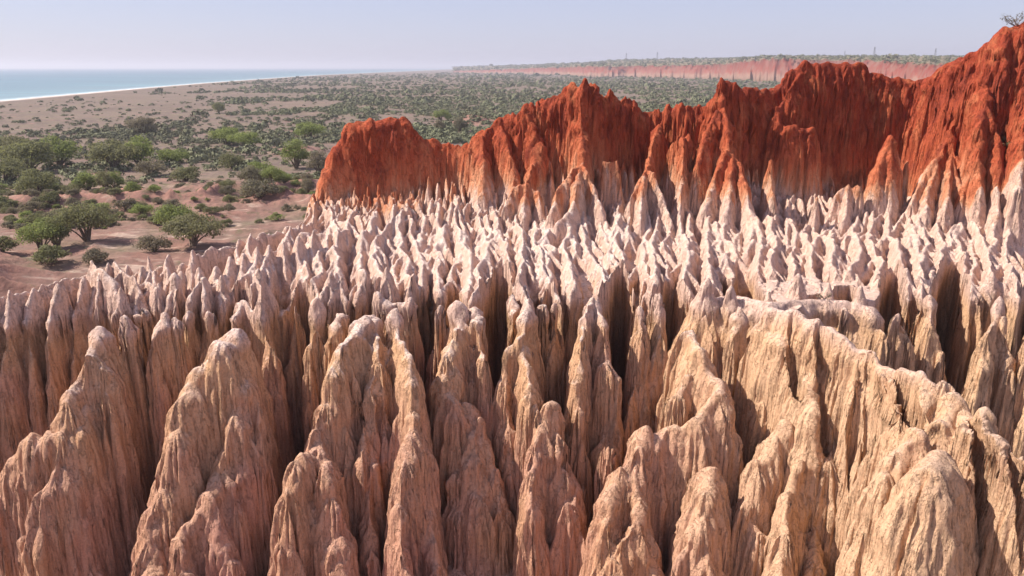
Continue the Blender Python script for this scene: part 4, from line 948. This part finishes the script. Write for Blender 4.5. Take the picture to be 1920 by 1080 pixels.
ok &= (cov * .55 + cov2 * .45 > .42 + .22 * leftness - .1 * sstep(500, 1100, px))
dc = np.interp(xw / D, bx_ / by_, by_, right=1e9, left=1e9); ok &= D < dc * .985
far_pts = np.stack([xw[ok], D[ok], np.clip(.8 + D[ok] / 2500, .8, 2.6)], -1)[:18500]
mid_pts = np.array(rest_pts).reshape(-1, 3)
print('far bushes', len(far_pts), len(mid_pts), n_thing)
near_far = far_pts[:, 1] < 900
tri = sum(len(m.polygons) * 2 for m in bpy.data.meshes); print('faces as tris before mass', tri)
far2 = far_pts[~near_far]; mid2 = np.concatenate([far_pts[near_far], mid_pts]); print('mid', len(mid2))
o = obj('bush_cover', bush_mass('bush_cover', mid2, lambda x, y: ground_z(x, y), 2.1, BLF), FL)
tag(o, 'scattered small olive bushes on the plain in the middle distance', 'bushland', kind='stuff')
o = obj('bush_cover', bush_mass('bush_cover', far2, lambda x, y: ground_z(x, y), 2.3), FL)
tag(o, 'green and grey bush covering the plain towards the horizon', 'bushland', kind='stuff')
# bushes on the plateau, up to the skyline
ki = r_.integers(1, 24 * len(ss), 5200) 
pv = plateau_V[ki]; pv = pv[pv[:, 2] > 0]; pv = pv + np.stack([r_.uniform(-15, 15, len(pv)), r_.uniform(-40, 40, len(pv)), np.zeros(len(pv))], -1)
zz = pv[:, 2].copy()
lookup = {}
pts = np.stack([pv[:, 0], pv[:, 1], np.clip(.9 + pv[:, 1] / 3000, 1, 3)], -1)
allz = [zz[i::6] for i in range(6)]; it = iter(allz)
o = obj('plateau_bush', bush_mass('plateau_bush', pts, lambda x, y: next(it) - 1.0, 2.6), FL)
tag(o, 'dark bush along the skyline of the far plateau', 'bushland', kind='stuff')

# ------------------------------------------------------------------ pylons on the skyline
Ns = NT('galvanised_steel'); Ns.p.inputs['Base Color'].default_value = (.22, .22, .24, 1); Ns.p.inputs['Metallic'].default_value = .3; Ns.p.inputs['Roughness'].default_value = .6; STEEL = Ns.m
def bars(segs, rad):
    V, F = [], []
    for a, b in segs: tube([a, b], [rad, rad], V, F, 4)
    return np.array(V), np.array(F)
def pylon_meshes():
    Hh = 1.0; legs = []
    for sx in (-1, 1):
        for sy in (-1, 1): legs.append(bars([((sx * .09, sy * .09, 0), (sx * .018, sy * .018, .97))], .007))
    br = []
    for i in range(9):
        z0 = i / 9 * .95; z1 = (i + 1) / 9 * .95; w0 = .09 - .074 * z0; w1 = .09 - .074 * z1
        for s in (-1, 1):
            br += [((-w0, s * w0, z0), (w1, s * w1, z1)), ((w0, s * w0, z0), (-w1, s * w1, z1)), ((s * w0, -w0, z0), (s * w1, w1, z1))]
    arms = [bars([((-.13, 0, z), (.13, 0, z)), ((-.13, 0, z), (0, 0, z + .04)), ((.13, 0, z), (0, 0, z + .04))], .006) for z in (.72, .82, .92)]
    return [('leg', l) for l in legs] + [('lattice', bars(br, .0045))] + [('cross_arm', a) for a in arms]
pm = [(n_, mesh_np(n_, v, f)) for n_, (v, f) in pylon_meshes()]
for _, q in pm: q.materials.append(STEEL)
for px, ptop, pbot, D, lab in ((1232, 97, 113, 4200, 'thin pylon farthest left on the skyline, above the curtain wall'), (1174, 99, 113, 4600, 'faint pylon at the left start of the skyline bush'), (1583, 95, 109, 3600, 'short pylon on the skyline above the dark shaded wall'),
                               (1638, 87, 109, 3000, 'tallest pylon on the skyline right of the short pylon'), (1752, 90, 113, 2900, 'pylon nearest the highest red hill on the skyline')):
    a = aty(px, pbot, D); b = aty(px, ptop, D); h = b[2] - a[2]
    e = empty('pylon', a); e.scale = (h, h, h); e.rotation_euler.z = .5; tag(e, lab, 'pylon', 'pylons on the far skyline')
    for n_, q in pm: c = bpy.data.objects.new(n_, q); COL.objects.link(c); c.parent = e

# ------------------------------------------------------------------ twigs and small plants on the badlands
Nw = NT('dry_twig'); Nw.p.inputs['Base Color'].default_value = (.20, .14, .11, 1); TWIG = Nw.m
def surf_z(x, y):
    i = int(np.clip(np.searchsorted(ys, y), 1, NY - 1)); j = int(np.clip(np.searchsorted(u, x / (y + 15)), 1, NU - 1)); return float(VZ[i, j])
def sprig(name, x, y, h, spread, nst, leaves, mat_leaf, label, cat, seed, lf=.05, z=None, lean=(0, 0)):
    r_ = np.random.default_rng(seed); z = surf_z(x, y) if z is None else z
    e = empty(name, (x, y, z - .05)); tag(e, label, cat)
    V, F = [], []; LV = []
    for i in range(nst):
        a = r_.uniform(0, 6.28); p = np.array([0, 0, 0.]); d = np.array([math.cos(a) * spread + lean[0], math.sin(a) * spread * .5 + lean[1], 1.0]); pts = [p]
        for k in range(5):
            d = d + r_.normal(size=3) * .28; p = p + d / np.linalg.norm(d) * h / 5 * r_.uniform(.8, 1.2); pts.append(p)
            if k > 1 and leaves:
                for _ in range(leaves):
                    c = p + r_.normal(size=3) * h * .06; t = r_.normal(size=3) * lf; b = r_.normal(size=3) * lf; LV += [c - t, c + t, c + b]
            if k in (2, 3):
                q = p + r_.normal(size=3) * h * .16; tube([p, (p + q) / 2 + r_.normal(size=3) * .02 * h, q], [.012 * h ** .5, .008 * h ** .5, .004], V, F, 4)
        tube(pts, [.03 * h ** .5 * (1 - k / 6) for k in range(6)], V, F, 5)
    o = obj('stem', mesh_np('stem', np.array(V), np.array(F), True), TWIG, e)
    if LV: obj('leaves', mesh_np('leaves', np.array(LV), np.arange(len(LV)).reshape(-1, 3)), mat_leaf, e)
    return e
a = aty(1903, 46, 97.4); sprig('bare_shrub', a[0], a[1], 2.0, 1.2, 5, 5, LEAF[2], 'leaning bare shrub with few dark leaves on top of the highest red hill', 'shrub', 1, .07, lean=(-.8, 0))
a = aty(1908, 42, 97.0); sprig('dry_tuft', a[0], a[1], 1.3, .9, 9, 3, LEAF[2], 'dry twiggy tuft at the very summit by the right edge', 'shrub', 2, .08)
a = aty(1907, 118, 92.5); sprig('green_bush', a[0], a[1], 1.3, 1.5, 14, 12, LEAF[0], 'green bush clinging to the red slope at the right edge', 'bush', 3, .10)
a = atz(924, 988, 3.6); sprig('green_sprig', a[0], a[1], 1.5, .35, 3, 9, LEAF[1], 'tiny green sprig growing by the foot of the broad triangular pillar', 'plant', 4, .06)
a = atz(1545, 566, 20.8); sprig('dead_shrub', a[0], a[1], .7, 1.4, 10, 3, LEAF[2], 'dead reddish-brown shrub lying on the white sand shelf', 'shrub', 5, .05)

# ------------------------------------------------------------------ haze
def haze():
    Nh = bpy.data.materials.new('haze_air'); Nh.use_nodes = True; t = Nh.node_tree; t.nodes.clear()
    out = t.nodes.new('ShaderNodeOutputMaterial'); v = t.nodes.new('ShaderNodeVolumePrincipled')
    v.inputs['Color'].default_value = (.86, .87, .96, 1); v.inputs['Density'].default_value = HAZE_DENSITY; v.inputs['Anisotropy'].default_value = .25
    t.links.new(v.outputs[0], out.inputs['Volume'])
    S = 160000.0; z0, z1 = -25.0, 150.0
    V = np.array([(x, y, z) for z in (z0, z1) for y in (-S, S) for x in (-S, S)]); Fh = np.array([(0, 2, 3, 1), (4, 5, 7, 6), (0, 1, 5, 4), (2, 6, 7, 3), (0, 4, 6, 2), (1, 3, 7, 5)])
    tag(obj('haze', mesh_np('haze', V, Fh), Nh), kind='stuff')
haze()
